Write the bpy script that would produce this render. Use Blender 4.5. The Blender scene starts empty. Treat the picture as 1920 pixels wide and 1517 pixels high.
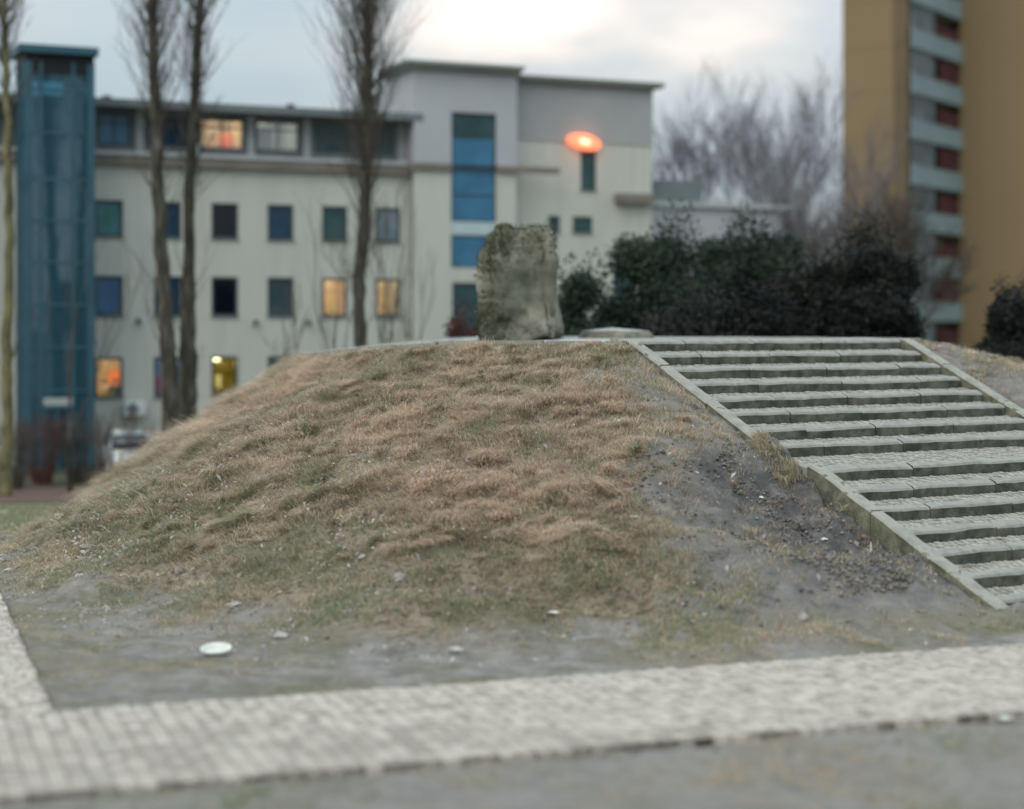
import bpy, bmesh, math, random
import numpy as np
from mathutils import Vector, Matrix

# ------------------------------------------------------------------ camera, sky, sun, exposure
S = bpy.context.scene
COL = S.collection
random.seed(7)
RNG = np.random.default_rng(11)
FPX, CX, HY, EYE = 3360.0, 960.0, 610.0, 3.9      # focal length and horizon of the photograph in its pixels, eye height

cam_d = bpy.data.cameras.new('camera')
cam = bpy.data.objects.new('camera', cam_d)
COL.objects.link(cam)
cam.location = (0, 0, EYE)
cam.rotation_euler = (math.radians(90), 0, 0)
cam_d.sensor_width = 36.0
cam_d.lens = 36.0 * FPX / 1920.0
cam_d.shift_y = -(758.5 - HY) / 1920.0
cam_d.clip_end = 3000
cam_d.dof.use_dof = True
cam_d.dof.focus_distance = 29.0
cam_d.dof.aperture_fstop = 0.31
S.camera = cam

SUN_EL, SUN_AZ = math.radians(40), math.radians(215)
W = bpy.data.worlds.new('World')
S.world = W
W.use_nodes = True
wn, wl = W.node_tree.nodes, W.node_tree.links
wn.clear()


def N(tree, kind, **kw):
    n = tree.nodes.new(kind)
    for k, v in kw.items():
        if k == 'inp':
            for i, val in v.items():
                n.inputs[i].default_value = val
        else:
            setattr(n, k, v)
    return n


def ramp(tree, fac, stops, interp='LINEAR'):
    r = tree.nodes.new('ShaderNodeValToRGB')
    r.color_ramp.interpolation = interp
    e = r.color_ramp.elements
    while len(e) < len(stops):
        e.new(0.5)
    for el, (p, c) in zip(e, stops):
        el.position = p
        el.color = (c, c, c, 1) if isinstance(c, (int, float)) else (*c, 1)
    if fac is not None:
        tree.links.new(fac, r.inputs[0])
    return r.outputs[0]


def mixc(tree, fac, a, b, mode='MIX'):
    m = tree.nodes.new('ShaderNodeMix')
    m.data_type = 'RGBA'
    m.blend_type = mode
    for sock, v in ((m.inputs[0], fac), (m.inputs[6], a), (m.inputs[7], b)):
        if isinstance(v, bpy.types.NodeSocket):
            tree.links.new(v, sock)
        elif isinstance(v, (int, float)):
            sock.default_value = v
        else:
            sock.default_value = (*v, 1)
    return m.outputs[2]


def mth(tree, op, a, b=0.0, clamp=False):
    m = tree.nodes.new('ShaderNodeMath')
    m.operation = op
    m.use_clamp = clamp
    for sock, v in ((m.inputs[0], a), (m.inputs[1], b)):
        if isinstance(v, bpy.types.NodeSocket):
            tree.links.new(v, sock)
        else:
            sock.default_value = v
    return m.outputs[0]


def build_world():
    t = W.node_tree
    out = N(t, 'ShaderNodeOutputWorld')
    sky = N(t, 'ShaderNodeTexSky', sky_type='NISHITA', sun_disc=False, sun_elevation=SUN_EL, sun_rotation=SUN_AZ)
    bg1 = N(t, 'ShaderNodeBackground', inp={1: 0.10})
    t.links.new(sky.outputs[0], bg1.inputs[0])
    tc = N(t, 'ShaderNodeTexCoord')
    vec = tc.outputs['Generated']
    mp = N(t, 'ShaderNodeMapping', inp={1: (0.35, 0.0, 0.62), 3: (1.0, 1.0, 2.6)})
    t.links.new(vec, mp.inputs[0])
    no = N(t, 'ShaderNodeTexNoise', inp={'Scale': 3.2, 'Detail': 4.0, 'Roughness': 0.5, 'Distortion': 0.3})
    t.links.new(mp.outputs[0], no.inputs['Vector'])
    col = ramp(t, no.outputs[0], [(0.30, (0.375, 0.465, 0.545)), (0.48, (0.455, 0.54, 0.58)), (0.66, (0.535, 0.585, 0.61))])
    # breaks in the cloud where the low light comes through warm
    tot = None
    for px, py, size, amp in ((945, 28, 0.022, 1.0), (1010, -5, 0.018, 0.7), (880, 60, 0.03, 0.22), (1330, 55, 0.03, 0.42), (1150, 60, 0.09, 0.12)):
        d = Vector(((px - CX) / FPX, 1.0, (HY - py) / FPX)).normalized()
        dp = N(t, 'ShaderNodeVectorMath', operation='DISTANCE')
        sc = N(t, 'ShaderNodeVectorMath', operation='MULTIPLY')
        t.links.new(vec, sc.inputs[0])
        sc.inputs[1].default_value = (0.55, 1, 1.15)
        t.links.new(sc.outputs[0], dp.inputs[0])
        dp.inputs[1].default_value = (d.x * .55, d.y, d.z * 1.15)
        v = mth(t, 'DIVIDE', dp.outputs['Value'], size)
        v = mth(t, 'MULTIPLY', v, v)
        v = mth(t, 'EXPONENT', mth(t, 'MULTIPLY', v, -1.0))
        v = mth(t, 'MULTIPLY', v, amp)
        tot = v if tot is None else mth(t, 'ADD', tot, v)
    no2 = N(t, 'ShaderNodeTexNoise', inp={'Scale': 26.0, 'Detail': 3.0})
    t.links.new(mp.outputs[0], no2.inputs['Vector'])
    tot = mth(t, 'MULTIPLY', tot, ramp(t, no2.outputs[0], [(0.3, 0.55), (0.65, 1.0)]), clamp=True)
    col = mixc(t, tot, col, (1.45, 1.17, 0.97))
    # an overcast sky brightens smoothly towards the zenith
    sx = N(t, 'ShaderNodeSeparateXYZ')
    t.links.new(vec, sx.inputs[0])
    up = mth(t, 'MAXIMUM', sx.outputs[2], 0.0)
    gain = mth(t, 'ADD', mth(t, 'MULTIPLY', up, 2.1), 0.86)
    bg2 = N(t, 'ShaderNodeBackground')
    t.links.new(col, bg2.inputs[0])
    t.links.new(gain, bg2.inputs[1])
    mx = N(t, 'ShaderNodeMixShader', inp={0: 0.90})
    t.links.new(bg1.outputs[0], mx.inputs[1])
    t.links.new(bg2.outputs[0], mx.inputs[2])
    t.links.new(mx.outputs[0], out.inputs[0])


build_world()
sun_d = bpy.data.lights.new('sun', 'SUN')
sun_d.energy = 1.35
sun_d.angle = math.radians(50)
sun_d.color = (1.0, 0.90, 0.77)
sun = bpy.data.objects.new('sun', sun_d)
COL.objects.link(sun)
_sd = Vector((math.sin(SUN_AZ) * math.cos(SUN_EL), math.cos(SUN_AZ) * math.cos(SUN_EL), math.sin(SUN_EL)))
sun.rotation_euler = _sd.to_track_quat('Z', 'Y').to_euler()
S.view_settings.view_transform = 'Standard'
S.view_settings.look = 'None'
S.view_settings.gamma = 1
S.view_settings.exposure = 0.06
S.cycles.max_bounces = 8
S.cycles.transparent_max_bounces = 12


# ------------------------------------------------------------------ helpers
def at(px, py, Y):
    """the point a photograph pixel shows at distance Y"""
    return Vector(((px - CX) / FPX * Y, Y, EYE - (py - HY) / FPX * Y))


_perm = np.random.default_rng(3).random((256, 256))


def vnoise(x, y, scale=1.0, seed=0):
    x = np.asarray(x, float) * scale + seed * 17.31
    y = np.asarray(y, float) * scale + seed * 5.77
    xi, yi = np.floor(x).astype(int), np.floor(y).astype(int)
    fx, fy = x - xi, y - yi
    fx, fy = fx * fx * (3 - 2 * fx), fy * fy * (3 - 2 * fy)
    a, b = _perm[xi % 256, yi % 256], _perm[(xi + 1) % 256, yi % 256]
    c, d = _perm[xi % 256, (yi + 1) % 256], _perm[(xi + 1) % 256, (yi + 1) % 256]
    return (a * (1 - fx) + b * fx) * (1 - fy) + (c * (1 - fx) + d * fx) * fy - 0.5


def fbm(x, y, scale, seed=0, octv=3):
    s, amp = 0, 1.0
    for o in range(octv):
        s = s + vnoise(x, y, scale * 2 ** o, seed + o * 3) * amp
        amp *= .5
    return s


def smooth(a, b, v):
    t = np.clip((np.asarray(v, float) - a) / (b - a), 0, 1)
    return t * t * (3 - 2 * t)


class MB:
    """collects boxes, tubes and quads into one mesh"""

    def __init__(s):
        s.v, s.f, s.m = [], [], []

    def face(s, *pts, m=0):
        n = len(s.v)
        s.v += [tuple(p) for p in pts]
        s.f.append(tuple(range(n, n + len(pts))))
        s.m.append(m)

    def hexa(s, P, m=0):
        """8 corners: bottom ring 0-3, top ring 4-7"""
        n = len(s.v)
        s.v += [tuple(p) for p in P]
        for q in ((0, 3, 2, 1), (4, 5, 6, 7), (0, 1, 5, 4), (1, 2, 6, 5), (2, 3, 7, 6), (3, 0, 4, 7)):
            s.f.append(tuple(n + i for i in q))
            s.m.append(m)

    def box(s, x0, x1, y0, y1, z0, z1, F=None, m=0):
        P = [(x0, y0, z0), (x1, y0, z0), (x1, y1, z0), (x0, y1, z0), (x0, y0, z1), (x1, y0, z1), (x1, y1, z1), (x0, y1, z1)]
        s.hexa([F(*p) for p in P] if F else P, m)

    def tube(s, pts, rad, n=5, cap=True, m=0):
        pts = [Vector(p) for p in pts]
        base = len(s.v)
        k = len(pts)
        prev = None
        for i, p in enumerate(pts):
            d = (pts[min(i + 1, k - 1)] - pts[max(i - 1, 0)])
            d = d.normalized() if d.length > 1e-9 else Vector((0, 0, 1))
            if prev is None:
                a = d.orthogonal().normalized()
            else:
                a = (prev - d * prev.dot(d))
                a = a.normalized() if a.length > 1e-6 else d.orthogonal().normalized()
            prev = a
            b = d.cross(a)
            r = rad[i] if isinstance(rad, (list, tuple)) else rad
            for j in range(n):
                an = 2 * math.pi * j / n
                s.v.append(tuple(p + (a * math.cos(an) + b * math.sin(an)) * r))
        for i in range(k - 1):
            for j in range(n):
                j2 = (j + 1) % n
                s.f.append((base + i * n + j, base + i * n + j2, base + (i + 1) * n + j2, base + (i + 1) * n + j))
                s.m.append(m)
        if cap:
            s.f.append(tuple(base + j for j in range(n))[::-1])
            s.f.append(tuple(base + (k - 1) * n + j for j in range(n)))
            s.m += [m, m]

    def cyl(s, c, axis, r, L, n=16, m=0):
        c, axis = Vector(c), Vector(axis).normalized()
        s.tube([c, c + axis * L], r, n, True, m)

    def mesh(s, name, off=(0, 0, 0), smooth_=False):
        me = bpy.data.meshes.new(name)
        o = Vector(off)
        me.from_pydata([(p[0] - o[0], p[1] - o[1], p[2] - o[2]) for p in s.v], [], s.f)
        if any(s.m):
            me.polygons.foreach_set('material_index', s.m)
        if smooth_:
            me.polygons.foreach_set('use_smooth', [True] * len(s.f))
        me.update()
        return me


def np_mesh(name, V, F, smooth_=False):
    """V (n,3), F list/array of equal-length faces"""
    F = np.asarray(F, dtype=np.int32)
    me = bpy.data.meshes.new(name)
    me.vertices.add(len(V))
    me.vertices.foreach_set('co', np.asarray(V, np.float32).ravel())
    k = F.shape[1]
    me.loops.add(F.size)
    me.loops.foreach_set('vertex_index', F.ravel())
    me.polygons.add(len(F))
    me.polygons.foreach_set('loop_start', np.arange(0, F.size, k, dtype=np.int32))
    me.polygons.foreach_set('loop_total', np.full(len(F), k, dtype=np.int32))
    if smooth_:
        me.polygons.foreach_set('use_smooth', np.ones(len(F), bool))
    me.update(calc_edges=True)
    return me


def thing(name, label, cat, loc=(0, 0, 0), group=None):
    o = bpy.data.objects.new(name, None)
    COL.objects.link(o)
    o.location = loc
    o.empty_display_size = .2
    o['label'] = label
    o['category'] = cat
    if group:
        o['group'] = group
    return o


def wloc(o):
    p = Vector((0, 0, 0))
    while o is not None:
        p += o.location
        o = o.parent
    return p


def part(name, mb, mats, parent, smooth_=False, label=None, kind=None, bevel=0):
    """a mesh given in world coordinates, put under its parent"""
    off = wloc(parent) if parent else Vector((0, 0, 0))
    if isinstance(mb, MB):
        me = mb.mesh(name, off, smooth_)
    else:
        me = mb
        if off.length > 0:
            me.transform(Matrix.Translation(-off))
    for m in (mats if isinstance(mats, (list, tuple)) else [mats]):
        me.materials.append(m)
    o = bpy.data.objects.new(name, me)
    COL.objects.link(o)
    if parent:
        o.parent = parent
    if label:
        o['label'] = label
    if kind:
        o['kind'] = kind
    if bevel:
        b = o.modifiers.new('bevel', 'BEVEL')
        b.width = bevel
        b.segments = 1
        b.limit_method = 'ANGLE'
    return o


def tag(o, label, cat, group=None):
    o['label'] = label
    o['category'] = cat
    if group:
        o['group'] = group
    return o


def dup(root, loc, rz, label, group=None, scale=None):
    r = root.copy()
    COL.objects.link(r)
    r.location = loc
    r.rotation_euler = (0, 0, rz)
    r['label'] = label
    if group:
        r['group'] = group
    if scale:
        r.scale = scale if isinstance(scale, tuple) else (scale,) * 3
    for ch in list(root.children):
        c = ch.copy()
        COL.objects.link(c)
        c.parent = r
        for g in list(ch.children):
            d = g.copy()
            COL.objects.link(d)
            d.parent = c
    return r


def mat(name, cols, scale=3.0, rough=0.8, bump=0.0, bscale=20.0, spec=0.3, metal=0.0, detail=6.0, lo=0.35, hi=0.65, rand=0.0, coord='Object', stretch=None, speck=None):
    m = bpy.data.materials.new(name)
    m.use_nodes = True
    t = m.node_tree
    p = t.nodes['Principled BSDF']
    p.inputs['Roughness'].default_value = rough
    p.inputs['Specular IOR Level'].default_value = spec
    p.inputs['Metallic'].default_value = metal
    tc = N(t, 'ShaderNodeTexCoord')
    vec = tc.outputs[coord]
    if stretch:
        mp = N(t, 'ShaderNodeMapping', inp={3: stretch})
        t.links.new(vec, mp.inputs[0])
        vec = mp.outputs[0]
    if not isinstance(cols[0], (tuple, list)):
        cols = [cols]
    if len(cols) > 1:
        no = N(t, 'ShaderNodeTexNoise', inp={'Scale': scale, 'Detail': detail, 'Roughness': .6})
        t.links.new(vec, no.inputs['Vector'])
        k = len(cols)
        c = ramp(t, no.outputs[0], [(lo + (hi - lo) * i / (k - 1), col) for i, col in enumerate(cols)])
    else:
        rgb = N(t, 'ShaderNodeRGB')
        rgb.outputs[0].default_value = (*cols[0], 1)
        c = rgb.outputs[0]
    if speck:
        col2, sc2, th = speck
        n3 = N(t, 'ShaderNodeTexNoise', inp={'Scale': sc2, 'Detail': 3.0})
        t.links.new(vec, n3.inputs['Vector'])
        c = mixc(t, ramp(t, n3.outputs[0], [(th, 0.0), (min(th + .08, 1), 1.0)]), c, col2)
    if rand:
        oi = N(t, 'ShaderNodeObjectInfo')
        hv = N(t, 'ShaderNodeHueSaturation')
        v = mth(t, 'ADD', mth(t, 'MULTIPLY', oi.outputs['Random'], 2 * rand), 1 - rand)
        t.links.new(v, hv.inputs['Value'])
        t.links.new(c, hv.inputs['Color'])
        c = hv.outputs[0]
    t.links.new(c, p.inputs['Base Color'])
    if bump:
        n2 = N(t, 'ShaderNodeTexNoise', inp={'Scale': bscale, 'Detail': 5.0})
        t.links.new(vec, n2.inputs['Vector'])
        b = N(t, 'ShaderNodeBump', inp={'Strength': min(bump, 1.0), 'Distance': 0.02 * max(bump, 1)})
        t.links.new(n2.outputs[0], b.inputs['Height'])
        t.links.new(b.outputs[0], p.inputs['Normal'])
    return m


def glow(name, col, strength):
    m = bpy.data.materials.new(name)
    m.use_nodes = True
    p = m.node_tree.nodes['Principled BSDF']
    p.inputs['Base Color'].default_value = (*col, 1)
    p.inputs['Emission Color'].default_value = (*col, 1)
    p.inputs['Emission Strength'].default_value = strength
    return m


def clear_glass(name, refl=0.12, tint=(0.9, 0.95, 0.97), diffuse_tint=None, amount=0.0):
    m = bpy.data.materials.new(name)
    m.use_nodes = True
    t = m.node_tree
    t.nodes.remove(t.nodes['Principled BSDF'])
    out = t.nodes['Material Output']
    a = N(t, 'ShaderNodeBsdfTransparent', inp={0: (*tint, 1)})
    b = N(t, 'ShaderNodeBsdfGlossy', inp={0: (.85, .92, 1.0, 1), 1: 0.03})
    fr = N(t, 'ShaderNodeFresnel', inp={0: 1.5})
    f = mth(t, 'ADD', fr.outputs[0], refl - .04, clamp=True)
    mx = N(t, 'ShaderNodeMixShader')
    t.links.new(f, mx.inputs[0])
    base = a.outputs[0]
    if diffuse_tint:                                   # diffuse tint mixed into the glass
        df = N(t, 'ShaderNodeBsdfDiffuse', inp={0: (*diffuse_tint, 1)})
        m2 = N(t, 'ShaderNodeMixShader', inp={0: amount})
        t.links.new(base, m2.inputs[1])
        t.links.new(df.outputs[0], m2.inputs[2])
        base = m2.outputs[0]
    t.links.new(base, mx.inputs[1])
    t.links.new(b.outputs[0], mx.inputs[2])
    t.links.new(mx.outputs[0], out.inputs[0])
    return m


M = {}
M['sett'] = mat('granite sett', [(.345, .308, .265), (.445, .402, .348), (.52, .475, .415)], 7, .75, .5, 60, rand=.22, speck=((.27, .235, .19), 3.0, .60))
M['bed'] = mat('sand joint', [(.22, .195, .165), (.33, .30, .26)], 5, .95, .6, 40)
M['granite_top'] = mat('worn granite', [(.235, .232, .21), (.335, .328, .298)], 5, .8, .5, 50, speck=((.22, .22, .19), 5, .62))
M['granite_face'] = mat('mossy granite', [(.045, .050, .040), (.085, .09, .072), (.14, .14, .115)], 4, .9, .8, 35)  # darker tone for fronts and ends of the step blocks, tops are pale
M['tread'] = mat('tread sett', [(.24, .232, .208), (.34, .327, .292), (.41, .395, .35)], 6, .8, .4, 50, speck=((.2, .19, .15), 3, .62))
M['granite_edge'] = mat('stringer granite', [(.24, .235, .205), (.36, .35, .305)], 4, .85, .5, 45, speck=((.14, .14, .10), 4, .6))
M['wall'] = mat('pale render', [(.485, .50, .45), (.518, .533, .48), (.535, .55, .497)], 1.0, .9, .25, 40, stretch=(1.6, 1.6, .16), speck=((.465, .48, .432), .7, .62))
M['wall_grey'] = mat('grey cladding', [(.39, .405, .43), (.44, .455, .48)], .3, .7, .1, 30)
M['wall_side'] = mat('grey boards', [(.33, .345, .35), (.385, .40, .40)], .3, .75, .1, 30)
M['roofing'] = mat('dark roofing', [(.06, .07, .07), (.10, .11, .105)], .6, .7)
M['soffit'] = mat('brown eaves', [(.16, .145, .12), (.22, .20, .17)], .8, .8)
M['cornice'] = mat('grey metal cornice', [(.28, .30, .28), (.34, .36, .34)], .5, .6)
M['topfloor'] = mat('dark storey cladding', [(.12, .15, .155), (.18, .205, .205)], .7, .7)
M['pillar'] = mat('pale pillar', [(.36, .39, .40), (.42, .45, .45)], .7, .7)
M['frame'] = mat('window frame', [(.035, .055, .06), (.05, .075, .08)], 2, .5)
M['sill'] = mat('zinc sill', [(.16, .18, .18), (.21, .23, .23)], 2, .5)
M['bluesteel'] = mat('blue steel', [(.022, .082, .115), (.034, .112, .155)], 1.2, .45, spec=.5)
M['glass'] = clear_glass('clear pane')
M['bluepane'] = clear_glass('blue tinted pane', .10, (.36, .62, .74), (.075, .225, .30), .30)
M['warm_wall'] = mat('warm room wall', [(.72, .60, .42), (.80, .67, .48)], .8, .9)
M['orange'] = mat('orange board', [(.85, .20, .03), (.92, .27, .05)], 1.2, .6)
M['olive_wall'] = mat('olive room wall', [(.42, .36, .10), (.52, .45, .15)], .9, .9)
M['olive_dark'] = mat('dark timber', [(.10, .085, .025), (.16, .13, .04)], 2, .7)
M['grey_room'] = mat('grey room wall', [(.36, .42, .50), (.44, .50, .57)], .7, .9)
M['lamp_on'] = glow('lit ceiling lamp', (1, .86, .55), 9)
M['neon'] = glow('orange light', (1.0, .24, .12), 1.15)
M['neon_core'] = glow('orange light core', (1.0, .55, .38), 1.5)
M['ochre'] = mat('ochre render', [(.225, .163, .090), (.25, .183, .102)], .12, .9, .15, 20, stretch=(1, 1, .5))
M['ochre_edge'] = mat('ochre dark band', [(.12, .09, .055), (.16, .12, .07)], .4, .9)
M['balcony'] = mat('pale blue parapet', [(.25, .335, .36), (.30, .385, .41)], .5, .8)
M['balcony_in'] = mat('balcony back wall', [(.30, .37, .39), (.37, .44, .46)], .5, .9)
M['darkred'] = mat('dark red panel', [(.075, .028, .034), (.12, .042, .05)], .8, .7)
M['ac'] = mat('white enamel', [(.76, .80, .79), (.80, .84, .83)], 2, .45)
M['acgrille'] = mat('grey grille', [(.16, .19, .21), (.22, .25, .27)], 8, .5)
M['bark'] = mat('poplar bark', [(.022, .022, .018), (.062, .058, .046), (.13, .125, .10)], 3.0, .95, 1.6, 9, stretch=(1.6, 1.6, .35))
M['bark_lichen'] = mat('lichen bark', [(.075, .07, .045), (.15, .14, .075), (.23, .215, .11)], 3.0, .95, 1.2, 12, stretch=(1, 1, .5))
M['twig'] = mat('bare twig', [(.055, .048, .04), (.10, .088, .075)], 2, .95)
M['twig_grey'] = mat('grey twig', [(.125, .120, .132), (.18, .172, .188)], 1, .95)
M['twig_red'] = mat('reddish twig', [(.075, .035, .028), (.15, .075, .06)], 2, .95)
M['leaf_dark'] = mat('dark evergreen leaf', [(.011, .020, .015), (.024, .040, .028), (.052, .072, .047)], .8, .8, spec=.2, lo=.3, hi=.7)
M['leaf_purple'] = mat('dark purple leaf', [(.009, .010, .011), (.019, .021, .020), (.042, .044, .036)], .8, .8, spec=.2)
M['leaf_red'] = mat('withered red leaf', [(.06, .025, .02), (.13, .06, .045)], 2, .85, spec=.2)
M['rock'] = mat('weathered boulder', [(.085, .092, .066), (.165, .165, .125), (.275, .262, .215)], 1.0, .95, 2.0, 7, speck=((.11, .115, .075), 2.5, .58))
M['ivy'] = mat('ivy leaf', [(.045, .052, .03), (.09, .092, .055), (.14, .13, .085)], 1.5, .8, spec=.2)
M['plinth'] = mat('pale concrete', [(.30, .31, .30), (.45, .46, .45)], 3, .85, .4, 30)
M['car'] = mat('silver car paint', [(.42, .46, .47), (.46, .50, .51)], .6, .28, metal=.5, spec=.5)
M['carglass'] = mat('car window glass', [(.02, .04, .05), (.03, .055, .065)], 2, .06, spec=.6)
M['tyre'] = mat('tyre rubber', [(.02, .02, .02), (.03, .03, .03)], 5, .9)
M['headlight'] = mat('headlight lens', [(.6, .64, .66), (.7, .74, .76)], 5, .15, spec=.6)
M['paper'] = mat('white paper', [(.58, .60, .57), (.76, .77, .73)], 6, .8, .5, 12)
M['stone'] = mat('field stone', [(.26, .24, .225), (.44, .42, .40)], 8, .9, .6, 30, rand=.25)
M['skin'] = mat('skin', [(.55, .33, .24), (.60, .37, .27)], 6, .6)
M['hair'] = mat('dark hair', [(.07, .042, .026), (.10, .062, .04)], 9, .7)
M['jacket_dark'] = mat('dark green coat', [(.022, .036, .018), (.04, .056, .028)], 4, .9)
M['jacket_pale'] = mat('pale padded jacket', [(.50, .44, .36), (.60, .53, .44)], 5, .9)
M['scarf'] = mat('cream scarf', [(.62, .56, .47), (.72, .66, .56)], 9, .95)
M['trousers'] = mat('dark trousers', [(.02, .02, .025), (.03, .03, .035)], 5, .9)
M['pink'] = mat('pink cloth', [(.72, .10, .24), (.80, .15, .30)], 4, .9)
M['yellow'] = mat('yellow board', [(.60, .58, .04), (.66, .64, .07)], 4, .8)
M['white_sheet'] = mat('white sheet', [(.7, .7, .62), (.76, .76, .68)], 4, .8)
PANE = {}  # opaque panes: reflected sky and dark rooms are put into their base colour
for k, c1, c2 in (('blue', (.028, .095, .21), (.045, .13, .26)), ('navy', (.010, .035, .075), (.018, .055, .105)), ('black', (.004, .006, .010), (.008, .010, .016)),
                  ('grey', (.045, .075, .085), (.075, .105, .11)), ('teal', (.018, .055, .062), (.035, .085, .09)), ('green', (.02, .14, .12), (.05, .20, .30)),
                  ('pale', (.10, .155, .19), (.19, .24, .28)), ('sky', (.035, .14, .25), (.05, .18, .31))):
    PANE[k] = mat(k + ' window glass', [c1, c2], .9, .07, spec=.35, lo=.4, hi=.6)


# ------------------------------------------------------------------ lie of the land
STAIR_T = np.array([2.24, 32.0])                    # top left corner of the stairs
TH = math.radians(30)
U = np.array([math.sin(TH), -math.cos(TH)])         # down the stairs
V_ = np.array([math.cos(TH), math.sin(TH)])         # across, to the right
SW = 6.22                                           # width of the flight
RP = 6.5                                            # radius of the platform
PC = np.array([2.05, 38.5])
PZ = 3.60
R_LAND0, R_LAND1, R_FOOT = 3.87, 5.18, 8.78
UP_N, LO_N = 8, 7
UP_RUN, LO_RUN = R_LAND0 / (UP_N - 1), (R_FOOT - R_LAND1) / (LO_N - 1)


def plat_z(x):
    return PZ - .044 * np.clip(-.6 - np.asarray(x, float), 0, 4.2) ** 1.5


def ground_z(x, y):
    x, y = np.asarray(x, float), np.asarray(y, float)
    z = -1.4 * smooth(29, 60, y)
    near = 1 - smooth(40, 60, y)
    return z + (fbm(x, y, .35, 4) * .05 + fbm(x, y, 1.7, 9) * .03) * near - .02


NOSE = ((0.0, 3.62), (R_LAND0, 1.97), (R_LAND1, 1.69), (R_FOOT, .155))


def nose_z(R):
    """height of the line through the step noses"""
    return np.interp(R, [p[0] for p in NOSE], [p[1] for p in NOSE])


_fa = np.array([0, 40, 90, 140, 180, 205, 229, 245, 257, 270, 283, 292, 305, 325, 345, 360])
_fr = np.array([21, 17, 14, 12.3, 11.5, 12.2, 14.4, 15.7, 16.6, 17.0, 16.0, 15.2, 15.1, 17, 20, 21])


def mound_z(x, y):
    x, y = np.asarray(x, float), np.asarray(y, float)
    dx, dy = x - PC[0], y - PC[1]
    r = np.hypot(dx, dy)
    ph = np.degrees(np.arctan2(dy, dx)) % 360
    rf = np.interp(ph, _fa, _fr)
    u = (r - RP - .03) / (rf - RP)
    g = ground_z(x, y)
    lin = 1 - u
    k = .16
    prof = np.where(lin > k, lin, np.where(lin > -k, (lin + k) ** 2 / (4 * k), 0))
    prof = np.minimum(prof, 1.0 - .25 * np.exp(-np.clip(u, 0, 9) / .05) * np.clip(u, 0, 1))
    z = g + (plat_z(x) - .02 - g) * np.clip(prof, 0, 1)
    slope_zone = smooth(0.0, .06, u) * (1 - smooth(.95, 1.12, u))
    rx, ry = x - STAIR_T[0], y - STAIR_T[1]
    R, B = rx * U[0] + ry * U[1], rx * V_[0] + ry * V_[1]
    z = z + slope_zone * (fbm(x, y, .5, 1) * .22 + fbm(x, y, 1.6, 2) * .16 + fbm(x, y, 4.5, 6, 2) * .06)
    # trodden, washed-out soil beside the lower flight
    churn = smooth(-3.4, -1.2, B) * smooth(.2, -.5, B) * smooth(4.2, 5.2, R) * (1 - smooth(7.2, 8.6, R))
    z = z - churn * (np.abs(fbm(x, y, 2.0, 61)) * .36 + np.abs(fbm(x, y, 5.0, 63, 2)) * .20)
    er = smooth(-4.2, -.3, B) * (1 - smooth(-.1, .0, B)) * smooth(4.5, 5.6, R) * (1 - smooth(6.3, 8.3, R))
    z = z - er * (.34 + fbm(x, y, 1.1, 12) * .22 + np.abs(fbm(x, y, 3.0, 14)) * .22)
    # meets the top of the stringer beside the upper flight
    near = np.exp(-((B + .35) / .5) ** 2) * (B < -.05) * smooth(-.3, .2, R) * (1 - smooth(3.6, 4.3, R))
    z = z * (1 - near) + near * (nose_z(np.clip(R, 0, R_LAND0)) - .03)
    nlow = np.exp(-((B + .3) / .7) ** 2) * (B < -.05) * smooth(6.6, 8.4, R) * (1 - smooth(9.0, 9.8, R))
    z = z * (1 - nlow) + nlow * np.maximum(nose_z(np.clip(R, 0, R_FOOT)) - .06, g + .0)
    nearr = np.exp(-((B - SW - .45) / .5) ** 2) * (B > SW) * smooth(-.3, .2, R) * (1 - smooth(8.4, 9, R))
    z = z * (1 - nearr) + nearr * (nose_z(np.clip(R, 0, R_FOOT)) - .05)
    inside = smooth(-.22, -.10, B) * (1 - smooth(SW + .10, SW + .22, B)) * smooth(-.6, -.2, R) * (1 - smooth(R_FOOT - .2, R_FOOT + .3, R))
    z = z - inside * .75
    z = np.where((r < RP) & (inside < .01), np.minimum(z, plat_z(x) - .03), z)
    return z - .06 * smooth(1.05, 1.2, u)


def stair_coords(x, y):
    rx, ry = np.asarray(x) - STAIR_T[0], np.asarray(y) - STAIR_T[1]
    return rx * U[0] + ry * U[1], rx * V_[0] + ry * V_[1]


def dirt_amount(x, y):
    """1 where feet have worn the turf off"""
    R, B = stair_coords(x, y)
    n = fbm(x, y, .8, 21) * 1.9 + fbm(x, y, 3.0, 23) * .9
    edge = -(.45 + .47 * np.clip(R, 0, 20) + .55 * smooth(3.8, 5.2, R)) + n
    d = smooth(-.9, .9, B - edge)
    d = d * np.where(R < 3.4, .88, 1.0)
    d = np.maximum(d, .0)
    return d


PD = np.array([.943, .333])                          # along the path
PQ = np.array([.333, -.943])                         # across it, towards the camera
P0 = np.array([-4.59, 17.95])                        # corner where the side path leaves
PWID = 3.2


def path_coords(x, y):
    rx, ry = np.asarray(x) - P0[0], np.asarray(y) - P0[1]
    return rx * PD[0] + ry * PD[1], rx * PQ[0] + ry * PQ[1]


def on_path(x, y):
    s, q = path_coords(x, y)
    return ((q > 0) & (q < PWID)) | ((s < 0) & (s > -3.2) & (q < PWID))


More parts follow.
